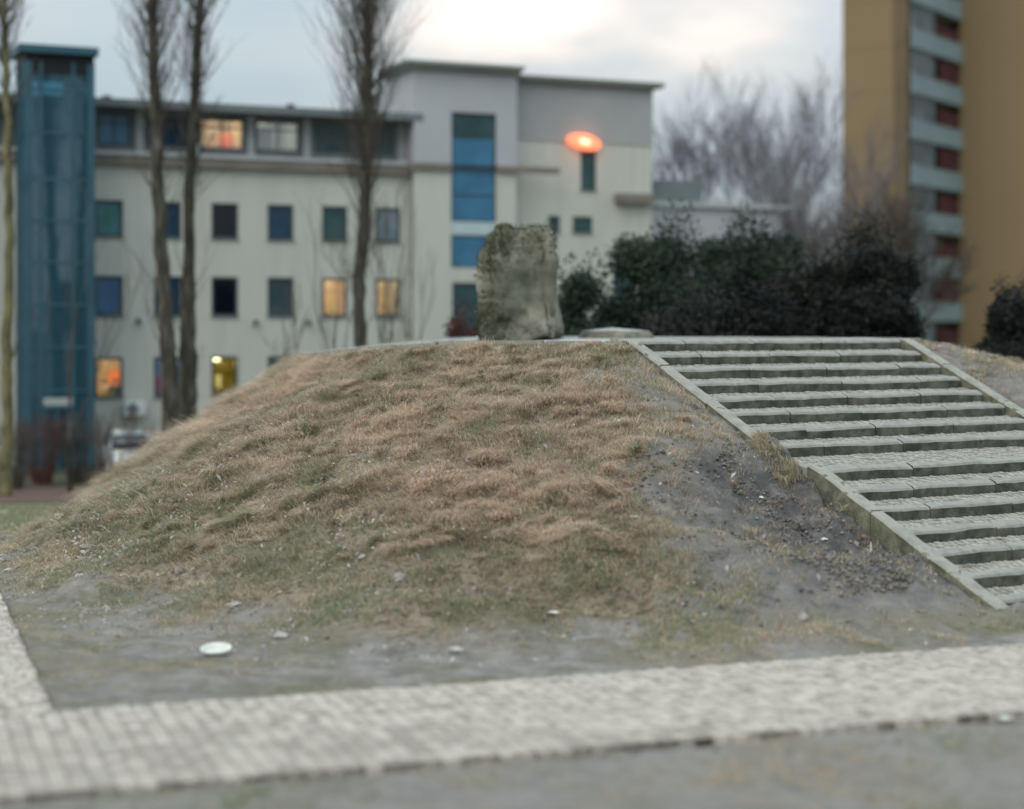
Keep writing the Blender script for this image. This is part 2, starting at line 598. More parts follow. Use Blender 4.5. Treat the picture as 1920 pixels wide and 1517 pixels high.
# ground sheet
def level_soil(t, vec, noise):
    soil = ramp(t, noise(2.6, 9, .7), [(.30, (.21, .196, .184)), (.48, (.35, .328, .308)), (.66, (.48, .452, .425))])
    straw = ramp(t, noise(9, 6), [(.35, (.22, .19, .115)), (.65, (.35, .30, .19))])
    green = ramp(t, noise(7, 6), [(.35, (.125, .14, .065)), (.65, (.24, .24, .125))])
    c = mixc(t, ramp(t, noise(.55, 7, .65), [(.46, 0.0), (.62, .65)]), soil, straw)
    c = mixc(t, ramp(t, noise(.8, 8, .7), [(.50, 0.0), (.66, .75)]), c, green)
    peb = N(t, 'ShaderNodeTexVoronoi', inp={'Scale': 26.0})
    t.links.new(vec, peb.inputs['Vector'])
    return mixc(t, ramp(t, peb.outputs['Distance'], [(.10, .5), (.16, 0.0)]), c, (.36, .34, .32))


def soil_material():
    m = bpy.data.materials.new('trodden soil and thin turf')
    m.use_nodes = True
    t = m.node_tree
    p = t.nodes['Principled BSDF']
    p.inputs['Roughness'].default_value = .95
    p.inputs['Specular IOR Level'].default_value = .15
    tc = N(t, 'ShaderNodeTexCoord')
    vec = tc.outputs['Object']

    def noise(scale, detail=6, rough=.6):
        n = N(t, 'ShaderNodeTexNoise', inp={'Scale': scale, 'Detail': detail, 'Roughness': rough})
        t.links.new(vec, n.inputs['Vector'])
        return n.outputs[0]
    c = level_soil(t, vec, noise)
    at_ = N(t, 'ShaderNodeAttribute', attribute_name='turf')
    g2 = ramp(t, noise(1.3, 7, .7), [(.35, (.045, .06, .026)), (.6, (.12, .115, .062))])
    c = mixc(t, at_.outputs['Fac'], c, g2)
    at5 = N(t, 'ShaderNodeAttribute', attribute_name='gravelly')
    grv = ramp(t, noise(5, 9, .75), [(.3, (.30, .28, .262)), (.5, (.42, .395, .37)), (.7, (.52, .49, .46))])
    c = mixc(t, mth(t, 'MULTIPLY', at5.outputs['Fac'], ramp(t, noise(.9, 7, .7), [(.36, .95), (.62, .35)])), c, grv)
    at2 = N(t, 'ShaderNodeAttribute', attribute_name='redsoil')
    c = mixc(t, at2.outputs['Fac'], c, (.22, .15, .125))
    t.links.new(c, p.inputs['Base Color'])
    b = N(t, 'ShaderNodeBump', inp={'Strength': 1.0, 'Distance': .10})
    h = mth(t, 'ADD', noise(14, 8, .7), mth(t, 'MULTIPLY', noise(55, 4), .4))
    t.links.new(h, b.inputs['Height'])
    t.links.new(b.outputs[0], p.inputs['Normal'])
    return m


M['soil'] = soil_material()


def build_ground():
    xs = np.unique(np.concatenate([[-900, -500, -250, -120, -70, -45], np.arange(-30, -9, .6), np.arange(-9, 12, .11), np.arange(12, 34, .7), [45, 70, 120, 250, 500, 900]]))
    ys = np.unique(np.concatenate([[-300, -80, -30, -8, 2, 8], np.arange(11, 30, .11), np.arange(30, 80, .8), [90, 110, 150, 250, 500, 1200]]))
    X, Y = np.meshgrid(xs, ys)
    Z = ground_z(X, Y)
    clod = (np.abs(fbm(X, Y, 2.4, 31)) * .07 + fbm(X, Y, 5.0, 33, 2) * .035) * (Y < 30)
    s, q = path_coords(X, Y)
    near = np.clip(np.minimum(np.abs(q), np.abs(q - PWID)) / .5, 0, 1)
    Z = Z + np.where(on_path(X, Y), -.045, clod * near - .02 * (q > PWID))
    V = np.stack([X.ravel(), Y.ravel(), Z.ravel()], 1)
    nx, ny = len(xs), len(ys)
    i = np.arange(nx - 1)[None, :] + nx * np.arange(ny - 1)[:, None]
    i = i.ravel()
    me = np_mesh('ground', V, np.stack([i, i + 1, i + nx + 1, i + nx], 1), True)
    a = me.attributes.new('turf', 'FLOAT', 'POINT')
    turf = smooth(30, 40, Y) * .85
    a.data.foreach_set('value', turf.ravel().astype(np.float32))
    a = me.attributes.new('gravelly', 'FLOAT', 'POINT')
    a.data.foreach_set('value', smooth(PWID - .1, PWID + .3, q).ravel().astype(np.float32))
    a = me.attributes.new('redsoil', 'FLOAT', 'POINT')
    red = smooth(49, 51, Y + X * .1) * (1 - smooth(56, 58, Y + X * .1)) * .9
    a.data.foreach_set('value', red.ravel().astype(np.float32))
    o = part('ground', me, M['soil'], None)
    o['kind'] = 'structure'


build_ground()


def mound_material():
    m = bpy.data.materials.new('mound soil and thatch')
    m.use_nodes = True
    t = m.node_tree
    p = t.nodes['Principled BSDF']
    p.inputs['Roughness'].default_value = .95
    p.inputs['Specular IOR Level'].default_value = .15
    tc = N(t, 'ShaderNodeTexCoord')
    vec = tc.outputs['Object']

    def noise(scale, detail=6, rough=.6):
        n = N(t, 'ShaderNodeTexNoise', inp={'Scale': scale, 'Detail': detail, 'Roughness': rough})
        t.links.new(vec, n.inputs['Vector'])
        return n.outputs[0]
    soil = ramp(t, noise(1.9, 9, .7), [(.30, (.095, .092, .092)), (.44, (.25, .238, .23)), (.68, (.41, .385, .365))])
    th = ramp(t, noise(5, 7, .65), [(.3, (.20, .165, .12)), (.5, (.38, .315, .235)), (.7, (.48, .40, .30))])
    gr = ramp(t, noise(3, 7, .65), [(.3, (.06, .075, .033)), (.7, (.17, .165, .08))])
    th = mixc(t, ramp(t, noise(11, 7, .7), [(.50, 0.0), (.60, .75)]), th, (.075, .062, .045))
    th = mixc(t, ramp(t, noise(.7, 5), [(.48, 0.0), (.62, .6)]), th, gr)
    at_ = N(t, 'ShaderNodeAttribute', attribute_name='dirt')
    at3 = N(t, 'ShaderNodeAttribute', attribute_name='churned')
    wet = ramp(t, noise(2.2, 8, .72), [(.36, .12), (.58, .9)])
    soil = mixc(t, mth(t, 'MULTIPLY', at3.outputs['Fac'], wet), soil, (.10, .101, .107))
    c = mixc(t, at_.outputs['Fac'], th, soil)
    at4 = N(t, 'ShaderNodeAttribute', attribute_name='level')
    c = mixc(t, at4.outputs['Fac'], c, level_soil(t, vec, noise))
    t.links.new(c, p.inputs['Base Color'])
    b = N(t, 'ShaderNodeBump', inp={'Strength': 1.0, 'Distance': .12})
    h = mth(t, 'ADD', noise(7, 9, .74), mth(t, 'MULTIPLY', noise(40, 4), .4))
    t.links.new(h, b.inputs['Height'])
    t.links.new(b.outputs[0], p.inputs['Normal'])
    return m


M['mound'] = mound_material()


def build_mound():
    phs = np.unique(np.concatenate([np.arange(0, 175, 3.0), np.arange(175, 335, .42), np.arange(335, 360, 1.5)]))
    rs = np.unique(np.concatenate([[4.0, 5.0, 5.6], np.arange(5.8, 24.6, .105)]))
    frac = (rs - rs[0]) / (rs[-1] - rs[0])
    PH, FR = np.meshgrid(phs, frac, indexing='ij')
    rmax = np.interp(PH, _fa, _fr) * 1.22 - 1.0
    Rr = 4.0 + FR * (rmax - 4.0)
    X = PC[0] + Rr * np.cos(np.radians(PH))
    Y = PC[1] + Rr * np.sin(np.radians(PH))
    Z = mound_z(X, Y)
    d = dirt_amount(X, Y)
    Z = Z + d * (np.abs(fbm(X, Y, 2.2, 41)) * -.12 + fbm(X, Y, 6, 43, 2) * .05) * smooth(.3, 1.5, Z + .6)
    n, k = PH.shape
    V = np.stack([X.ravel(), Y.ravel(), Z.ravel()], 1)
    i = np.arange(n)[:, None] * k + np.arange(k - 1)[None, :]
    j = ((np.arange(n) + 1) % n)[:, None] * k + np.arange(k - 1)[None, :]
    i, j = i.ravel(), j.ravel()
    me = np_mesh('mound', V, np.stack([i, i + 1, j + 1, j], 1), True)
    a = me.attributes.new('dirt', 'FLOAT', 'POINT')
    fl = 1 - smooth(.0, .32, Z + fbm(X, Y, 1.4, 47) * .25)
    a2 = me.attributes.new('level', 'FLOAT', 'POINT')
    a2.data.foreach_set('value', fl.ravel().astype(np.float32))
    a = me.attributes['dirt']
    dd = np.clip(d * .95, 0, 1)
    a.data.foreach_set('value', dd.ravel().astype(np.float32))
    Rq, Bq = stair_coords(X, Y)
    ch = smooth(-3.8, -1.4, Bq) * smooth(.2, -.4, Bq) * smooth(3.6, 5.0, Rq) * (1 - smooth(7.4, 9.0, Rq))
    a = me.attributes.new('churned', 'FLOAT', 'POINT')
    a.data.foreach_set('value', ch.ravel().astype(np.float32))
    o = part('mound', me, M['mound'], None)
    o['kind'] = 'structure'


build_mound()


# ------------------------------------------------------------------ platform with kerb
def build_platform():
    o = bpy.data.objects.new('platform', None)
    mb = MB()
    hc = 5.70
    a0 = math.acos(hc / RP)
    ax = math.radians(300)
    ring = []
    for i in range(160):
        ph = 2 * math.pi * i / 160
        d = (ph - ax + math.pi) % (2 * math.pi) - math.pi
        r = RP - .12
        if abs(d) < a0:
            r = min(r, (hc - .30) / math.cos(d))
        ring.append((PC[0] + r * math.cos(ph), PC[1] + r * math.sin(ph)))
    n = len(ring)
    for i in range(n):
        mb.f.append((i, (i + 1) % n, 2 * n))
        mb.m.append(0)
    mb.v += [(x, y, float(plat_z(x)) + .005) for x, y in ring]
    base = n
    mb.v += [(x, y, PZ - .75) for x, y in ring]
    mb.v.append((PC[0], PC[1], PZ + .005))
    for i in range(n):
        j = (i + 1) % n
        mb.f.append((i, base + i, base + j, j))
        mb.m.append(0)
    plat = part('platform', mb, M['plinth'], None)
    plat['kind'] = 'structure'
    # curved kerb stones round its edge, left out where the stairs open
    step = 1.05 / RP
    ph = ax + a0 + .03
    k = 0
    while ph < ax + 2 * math.pi - a0 - .06:
        ph2 = min(ph + step - .012, ax + 2 * math.pi - a0 - .03)
        mb = MB()
        top = PZ + .022 + random.uniform(-.010, .010)
        m = 4
        for i in range(m):
            b0, b1 = ph + (ph2 - ph) * i / m, ph + (ph2 - ph) * (i + 1) / m
            P = []
            for z in (-.4, top - PZ):
                for (r, b) in ((RP - .11, b0), (RP + .07, b0), (RP + .07, b1), (RP - .11, b1)):
                    P.append((PC[0] + r * math.cos(b), PC[1] + r * math.sin(b), float(plat_z(PC[0] + RP * math.cos(b))) + z))
            mb.hexa(P)
        part('kerb_stone', mb, M['granite_edge'], plat)
        ph += step


build_platform()


# ------------------------------------------------------------------ stairs
def st(R, B, z):
    p = STAIR_T + U * R + V_ * B
    return Vector((p[0], p[1], z))


def wavy_block(R0, depth, B0, B1, zf, hgt, slope, seed, segs=10):
    """a long hewn step block: its nose line wanders, its top falls forward"""
    mb = MB()
    prof_n = 6
    rows = []
    for i in range(segs + 1):
        B = B0 + (B1 - B0) * i / segs
        w = float(vnoise(B, seed * 1.7, 2.2, seed)) * .036 + float(vnoise(B, seed, 6, seed + 3)) * .02
        wz = float(vnoise(B, seed * 2.3, 1.6, seed + 5)) * .024 + float(vnoise(B, seed * 1.3, 5.0, seed + 8)) * .018
        endz = .012 if i in (0, segs) else 0
        rows.append([st(R0 - depth, B, zf - hgt), st(R0 + w * .4, B, zf - hgt), st(R0 + w, B, zf - .055 + wz), st(R0 + w - .018, B, zf - .018 + wz - endz),
                     st(R0 + w - .055, B, zf + wz * .8 + .002 - endz), st(R0 - depth, B, zf + slope * depth + .01)])
    base = len(mb.v)
    for r in rows:
        mb.v += [tuple(p) for p in r]
    for i in range(segs):
        for j in range(prof_n):
            j2 = (j + 1) % prof_n
            a, b = base + i * prof_n + j, base + i * prof_n + j2
            mb.f.append((a, b, b + prof_n, a + prof_n))
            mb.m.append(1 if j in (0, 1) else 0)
    mb.f.append(tuple(base + j for j in range(prof_n))[::-1])
    mb.f.append(tuple(base + segs * prof_n + j for j in range(prof_n)))
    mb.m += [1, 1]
    return mb


def build_stairs():
    root = thing('stone_staircase', 'wide grey stone staircase in two flights climbing the mound to the platform', 'stairs', st(4.4, SW / 2, 0))
    setts = MB()

    def pave(R0, R1, z0, z1, rows, sl):
        """rows of small setts on a tread that falls from (R0,z0) to (R1,z1)"""
        dr = (R1 - R0) / rows
        for i in range(rows):
            b = -.02 + random.random() * -.1
            while b < SW:
                wd = random.uniform(.10, .15)
                b2 = min(b + wd, SW + .02)
                ra, rb = R0 + i * dr + .006, R0 + (i + 1) * dr - .006
                h = random.uniform(-.008, .010)
                za = z0 + (z1 - z0) * (ra - R0) / (R1 - R0) + h
                zb = z0 + (z1 - z0) * (rb - R0) / (R1 - R0) + h + random.uniform(-.005, .005)
                lo = .07
                bb0, bb1 = max(b, 0) + .006, b2 - .006
                if bb1 - bb0 > .02:
                    e = .014
                    P = [st(rb, bb0, zb - lo), st(rb, bb1, zb - lo), st(ra, bb1, za - lo), st(ra, bb0, za - lo),
                         st(rb - e, bb0 + e, zb), st(rb - e, bb1 - e, zb), st(ra + e, bb1 - e, za), st(ra + e, bb0 + e, za)]
                    n = len(setts.v)
                    setts.v += [tuple(p) for p in P]
                    for q in ((4, 5, 6, 7), (0, 1, 5, 4), (1, 2, 6, 5), (2, 3, 7, 6), (3, 0, 4, 7)):
                        setts.f.append(tuple(n + k for k in q))
                        setts.m.append(0)
                b = b2
    flights = []
    for k in range(UP_N):
        R = UP_RUN * k
        flights.append((R, float(nose_z(R)), UP_RUN, .188, R + UP_RUN))
    for k in range(LO_N):
        R = R_LAND1 + LO_RUN * k
        flights.append((R, float(nose_z(R)), LO_RUN, .190, R + LO_RUN))
    bed = MB()
    for idx, (R, zf, run, rise, _) in enumerate(flights):
        last_up = idx == UP_N - 1
        nxt = flights[idx + 1] if idx + 1 < len(flights) else None
        depth = .17
        prev_slope = .08
        cuts = [0.0]
        x = random.uniform(1.0, 2.0)
        while x < SW - .7:
            cuts.append(x)
            x += random.uniform(1.5, 2.1)
        cuts.append(SW)
        for a, b in zip(cuts, cuts[1:]):
            mb = wavy_block(R, depth, a + .007, b - .007, zf + random.uniform(-.008, .008), rise + .12, prev_slope, 3 + idx * 5 + len(cuts) + int(a * 7))
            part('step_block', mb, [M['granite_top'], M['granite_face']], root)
        # tread in front of this riser, down to the next nose
        if nxt:
            za, zb = zf - rise, nxt[1] + .17 * prev_slope - .004
            R1 = nxt[0] - .172
            rows = max(2, round((R1 - R) / .125))
            pave(R + .008, R1, za, zb, rows, 0)
            bed.face(st(R - .05, 0, za - .03), st(R1 + .02, 0, zb - .03), st(R1 + .02, SW, zb - .03), st(R - .05, SW, za - .03))
    part('tread_setts', setts, M['tread'], root, kind='stuff')
    part('tread_bed', bed, M['bed'], root)
    # paved strip behind the top riser
    strip = MB()
    for i in range(9):
        a, b = SW * i / 9 + .006, SW * (i + 1) / 9 - .006
        strip = MB()
        strip.hexa([st(-.172, a, PZ - .3), st(-.172, b, PZ - .3), st(-.9, b, PZ - .3), st(-.9, a, PZ - .3),
                    st(-.172, a, PZ + .035), st(-.172, b, PZ + .035), st(-.9, b, PZ + .06), st(-.9, a, PZ + .06)])
        part('landing_slab', strip, M['granite_top'], root)
    # stringers of long stones
    for side in (0, 1):
        Ba, Bb = (-.25, -.004) if side == 0 else (SW + .004, SW + .25)
        for (r0, r1, ends) in ((-.25, R_LAND0 - .05, 0), (R_LAND1 - .15, R_FOOT + .25, 1)):
            n = 3 if ends == 0 else 3
            cut = [r0 + (r1 - r0) * i / n + (random.uniform(-.12, .12) if 0 < i < n else 0) for i in range(n + 1)]
            for a, b in zip(cut, cut[1:]):
                mb = MB()
                m = 5
                ring = []
                hof = random.uniform(-.01, .012)
                for i in range(m + 1):
                    R = a + .006 + (b - a - .012) * i / m
                    zt = float(nose_z(max(R, 0))) + .035 + hof + float(vnoise(R, side * 9, 3.1, 8)) * .02
                    if R > R_FOOT:
                        zt -= (R - R_FOOT) * .45
                    if R < 0:
                        zt = PZ + .05
                    wob = float(vnoise(R, side * 3, 2.7, 4)) * .025
                    ring.append([st(R, Ba + wob, zt - .62), st(R, Ba + wob, zt - .03), st(R, Ba + .03 + wob, zt), st(R, Bb - .025, zt), st(R, Bb, zt - .03), st(R, Bb, zt - .62)])
                base = len(mb.v)
                for rg in ring:
                    mb.v += [tuple(p) for p in rg]
                for i in range(m):
                    for j in range(6):
                        j2 = (j + 1) % 6
                        p, q = base + i * 6 + j, base + i * 6 + j2
                        mb.f.append((p, p + 6, q + 6, q))
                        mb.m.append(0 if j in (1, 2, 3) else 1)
                mb.f.append(tuple(base + j for j in range(6)))
                mb.f.append(tuple(base + m * 6 + j for j in range(6))[::-1])
                mb.m += [1, 1]
                part('stringer_stone', mb, [M['granite_edge'], M['granite_side']], root)
        # edge stones of the landing between the two stringers
        mb = MB()
        z0, z1 = float(nose_z(R_LAND0)) - .188, 1.70
        mb.hexa([st(R_LAND1 - .16, Ba, .9), st(R_LAND1 - .16, Bb, .9), st(R_LAND0 - .04, Bb, .9), st(R_LAND0 - .04, Ba, .9),
                 st(R_LAND1 - .16, Ba, z1 + .01), st(R_LAND1 - .16, Bb, z1 + .01), st(R_LAND0 - .04, Bb, z0 + .02), st(R_LAND0 - .04, Ba, z0 + .02)])
        part('landing_edge', mb, M['granite_edge'], root)


M['granite_side'] = mat('overgrown granite', [(.085, .09, .06), (.15, .15, .105), (.23, .22, .17)], 4, .9, .9, 30)  # darker tone for the stringer sides and the plinth drum
build_stairs()


# ------------------------------------------------------------------ path of setts
def sett_template(seed):
    r = random.Random(seed)
    V = [(-.5, -.5, -1), (.5, -.5, -1), (.5, .5, -1), (-.5, .5, -1)]
    for z, e in ((-.16, 0.0), (.0, .07)):
        for sx, sy in ((-1, -1), (1, -1), (1, 1), (-1, 1)):
            V.append((sx * (.5 - e) + r.uniform(-.04, .04), sy * (.5 - e) + r.uniform(-.04, .04), z + r.uniform(-.04, .04)))
    V.append((r.uniform(-.08, .08), r.uniform(-.08, .08), .035))
    F = []
    for a in (0, 4):
        for j in range(4):
            j2 = (j + 1) % 4
            F.append((a + j, a + j2, a + 4 + j2, a + 4 + j))
    T = [(8 + j, 8 + (j + 1) % 4, 12) for j in range(4)]
    return np.array(V), F, T


def build_path():
    mb = MB()

    def pt(s, q, z=.024):
        p = P0 + PD * s + PQ * q
        return (p[0], p[1], z)
    mb.face(pt(-12, 0), pt(-12, PWID), pt(16, PWID), pt(16, 0))
    mb.face(pt(-3.2, -14), pt(-3.2, -.001), pt(0, -.001), pt(0, -14))
    path = part('path', mb, M['bed'], None)
    path['kind'] = 'structure'
    stones = []
    pitch = .178
    i = 0
    for s in np.arange(-6.0, 14.5, pitch):
        q = random.uniform(-.03, .05)
        while q < PWID - .04:
            L = random.uniform(.15, .25)
            q2 = min(q + L, PWID + random.uniform(-.05, .05))
            if q2 - q > .07:
                stones.append((s + pitch / 2 + random.uniform(-.006, .006), (q + q2) / 2, pitch - .016 + random.uniform(-.012, .006), q2 - q - .016))
            q = q2
    for q in np.arange(-pitch, -9.0, -pitch):
        s = -3.2
        while s < -.04:
            L = random.uniform(.15, .25)
            s2 = min(s + L, random.uniform(-.04, .03))
            if s2 - s > .07:
                stones.append(((s + s2) / 2, q + pitch / 2, s2 - s - .016, pitch - .016))
            s = s2
    ang = math.atan2(PD[1], PD[0])
    tpl = [sett_template(k) for k in range(8)]
    rec = []
    for (s, q, a, b) in stones:
        p = P0 + PD * s + PQ * q
        px = CX + p[0] / p[1] * FPX
        py = HY + EYE / p[1] * FPX
        vis = -40 < px < 1960 and py < 1545
        rec.append((p, a, b, (0 if vis else 50) + p[1]))
    rec.sort(key=lambda r: r[3])
    meshes = []
    for (V, F, T) in tpl:
        me = bpy.data.meshes.new('sett')
        me.from_pydata([tuple(v) for v in V], [], F + T)
        me.materials.append(M['sett'])
        meshes.append(me)
    bv, bq, bt = [], [], []
    ca, sa = math.cos(ang), math.sin(ang)
    n = 0
    for k, (p, a, b, _) in enumerate(rec):
        ti = random.randrange(8)
        rot = ang + random.uniform(-.05, .05)
        top = .040 + random.uniform(-.006, .007)
        tilt = (random.uniform(-.03, .03), random.uniform(-.03, .03))
        if k < 300:
            o = bpy.data.objects.new('sett', meshes[ti])
            COL.objects.link(o)
            o.parent = path
            o.location = (p[0], p[1], top)
            o.rotation_euler = (tilt[0], tilt[1], rot)
            o.scale = (a, b, .11)
        else:
            V, F, T = tpl[ti]
            ca, sa = math.cos(rot), math.sin(rot)
            W3 = V * np.array([a, b, .11])
            W3[:, 2] += W3[:, 1] * tilt[0] - W3[:, 0] * tilt[1]
            X = W3[:, 0] * ca - W3[:, 1] * sa + p[0]
            Y = W3[:, 0] * sa + W3[:, 1] * ca + p[1]
            bv.append(np.stack([X, Y, W3[:, 2] + top], 1))
            bq += [tuple(n + i for i in f) for f in F]
            bt += [tuple(n + i for i in f) for f in T]
            n += len(V)
    me = bpy.data.meshes.new('sett_paving')
    me.from_pydata([tuple(v) for v in np.concatenate(bv)], [], bq + bt)
    part('sett_paving', me, M['sett_far'], path, kind='stuff')


M['sett_far'] = mat('granite sett paving', [(.335, .299, .255), (.445, .402, .348), (.535, .488, .425)], 5.5, .75, .5, 60, detail=2, speck=((.27, .235, .19), 3.0, .60))
build_path()


# ------------------------------------------------------------------ office building
FV = Vector((.9165, .40, 0))
FB = Vector((-.40, .9165, 0))
FO = Vector(((175 - CX) / FPX * 67.5, 67.5, 0))
GZ = -1.4


def fw(t, w, z):
    return FO + FV * t + FB * w + Vector((0, 0, z))


def fac(px, py, w=0.0):
    """photograph pixel -> (t, z) on the facade plane at depth w"""
    d = Vector(((px - CX) / FPX, 1.0, (HY - py) / FPX))
    o = FO + FB * w
    k = o.dot(FB) / Vector((d.x, d.y, 0)).dot(FB)
    P = d * k
    return (P - o).dot(FV), EYE + d.z * k


def wall_holes(mb, t0, t1, z0, z1, holes, w=0.0, reveal=.22):
    ts = sorted({t0, t1, *[h[0] for h in holes], *[h[1] for h in holes]})
    zs = sorted({z0, z1, *[h[2] for h in holes], *[h[3] for h in holes]})
    for a, b in zip(ts, ts[1:]):
        for c, d in zip(zs, zs[1:]):
            tm, zm = (a + b) / 2, (c + d) / 2
            if any(h[0] < tm < h[1] and h[2] < zm < h[3] for h in holes):
                continue
            mb.face(fw(a, w, c), fw(b, w, c), fw(b, w, d), fw(a, w, d))
    for (a, b, c, d) in holes:
        r = w + reveal
        mb.face(fw(a, w, c), fw(a, r, c), fw(b, r, c), fw(b, w, c))
        mb.face(fw(a, w, d), fw(b, w, d), fw(b, r, d), fw(a, r, d))
        mb.face(fw(a, w, c), fw(a, w, d), fw(a, r, d), fw(a, r, c))
        mb.face(fw(b, w, c), fw(b, r, c), fw(b, r, d), fw(b, w, d))


def window(root, h, pane_mat, w=0.0, bar=.10, mull=0, sill=True, transom=None, inset=.06):
    a, b, c, d = h
    e = .004
    fr = MB()
    w0, w1 = w + inset, w + inset + .09
    fr.box(a + e, b - e, w0, w1, c + e, c + bar, fw)
    fr.box(a + e, b - e, w0, w1, d - bar, d - e, fw)
    fr.box(a + e, a + bar, w0, w1, c + bar, d - bar, fw)
    fr.box(b - bar, b - e, w0, w1, c + bar, d - bar, fw)
    for i in range(mull):
        t = a + (b - a) * (i + 1) / (mull + 1)
        fr.box(t - .03, t + .03, w0 + .01, w1 - .01, c + bar, d - bar, fw)
    if transom:
        z = c + (d - c) * transom
        fr.box(a + bar, b - bar, w0 + .012, w1 - .012, z - .03, z + .03, fw)
    f = part('window', fr, M['frame'], root)
    pn = MB()
    pn.box(a + bar - .01, b - bar + .01, w0 + .035, w0 + .05, c + bar - .01, d - bar + .01, fw)
    part('pane', pn, pane_mat, f)
    if sill:
        sl = MB()
        sl.box(a - .05, b + .05, w - .06, w + .055, c - .05, c - .004, fw)
        part('sill', sl, M['sill'], f)
    return f


def room(root, h, wall_m, depth=3.2, floor_drop=1.0, side=1.2, power=40, color=(1, .78, .45), lamp=True, lampz=-.12):
    a, b, c, d = h
    a2, b2, c2, d2 = a - .5, b + .5, c - floor_drop, d + .25
    w0, w1 = .225, .225 + depth
    r = MB()
    r.face(fw(a2, w1, c2), fw(b2, w1, c2), fw(b2, w1, d2), fw(a2, w1, d2))
    r.face(fw(a2, w0, c2), fw(a2, w1, c2), fw(a2, w1, d2), fw(a2, w0, d2))
    r.face(fw(b2, w0, c2), fw(b2, w0, d2), fw(b2, w1, d2), fw(b2, w1, c2))
    r.face(fw(a2, w0, c2), fw(b2, w0, c2), fw(b2, w1, c2), fw(a2, w1, c2))
    r.face(fw(a2, w0, d2), fw(a2, w1, d2), fw(b2, w1, d2), fw(b2, w0, d2))
    # inner side of the outer wall
    for (p, q, s_, t_) in ((a2, a, c2, d2), (b, b2, c2, d2), (a, b, c2, c), (a, b, d, d2)):
        r.face(fw(p, w0, s_), fw(q, w0, s_), fw(q, w0, t_), fw(p, w0, t_))
    ro = part('room', r, wall_m, root)
    if lamp:
        lm = MB()
        tm = (a + b) / 2
        lm.box(tm - .28, tm + .12, w0 + 1.1, w0 + 1.3, d2 - .30 + lampz, d2 - .25 + lampz, fw)
        part('ceiling_lamp', lm, M['lamp_on'], ro)
    L = bpy.data.lights.new('room_light', 'POINT')
    L.energy = power
    L.color = color
    L.shadow_soft_size = .15
    lo = bpy.data.objects.new('room_light', L)
    COL.objects.link(lo)
    lo.location = fw((a + b) / 2, w0 + .50, d2 - .45)
    return ro


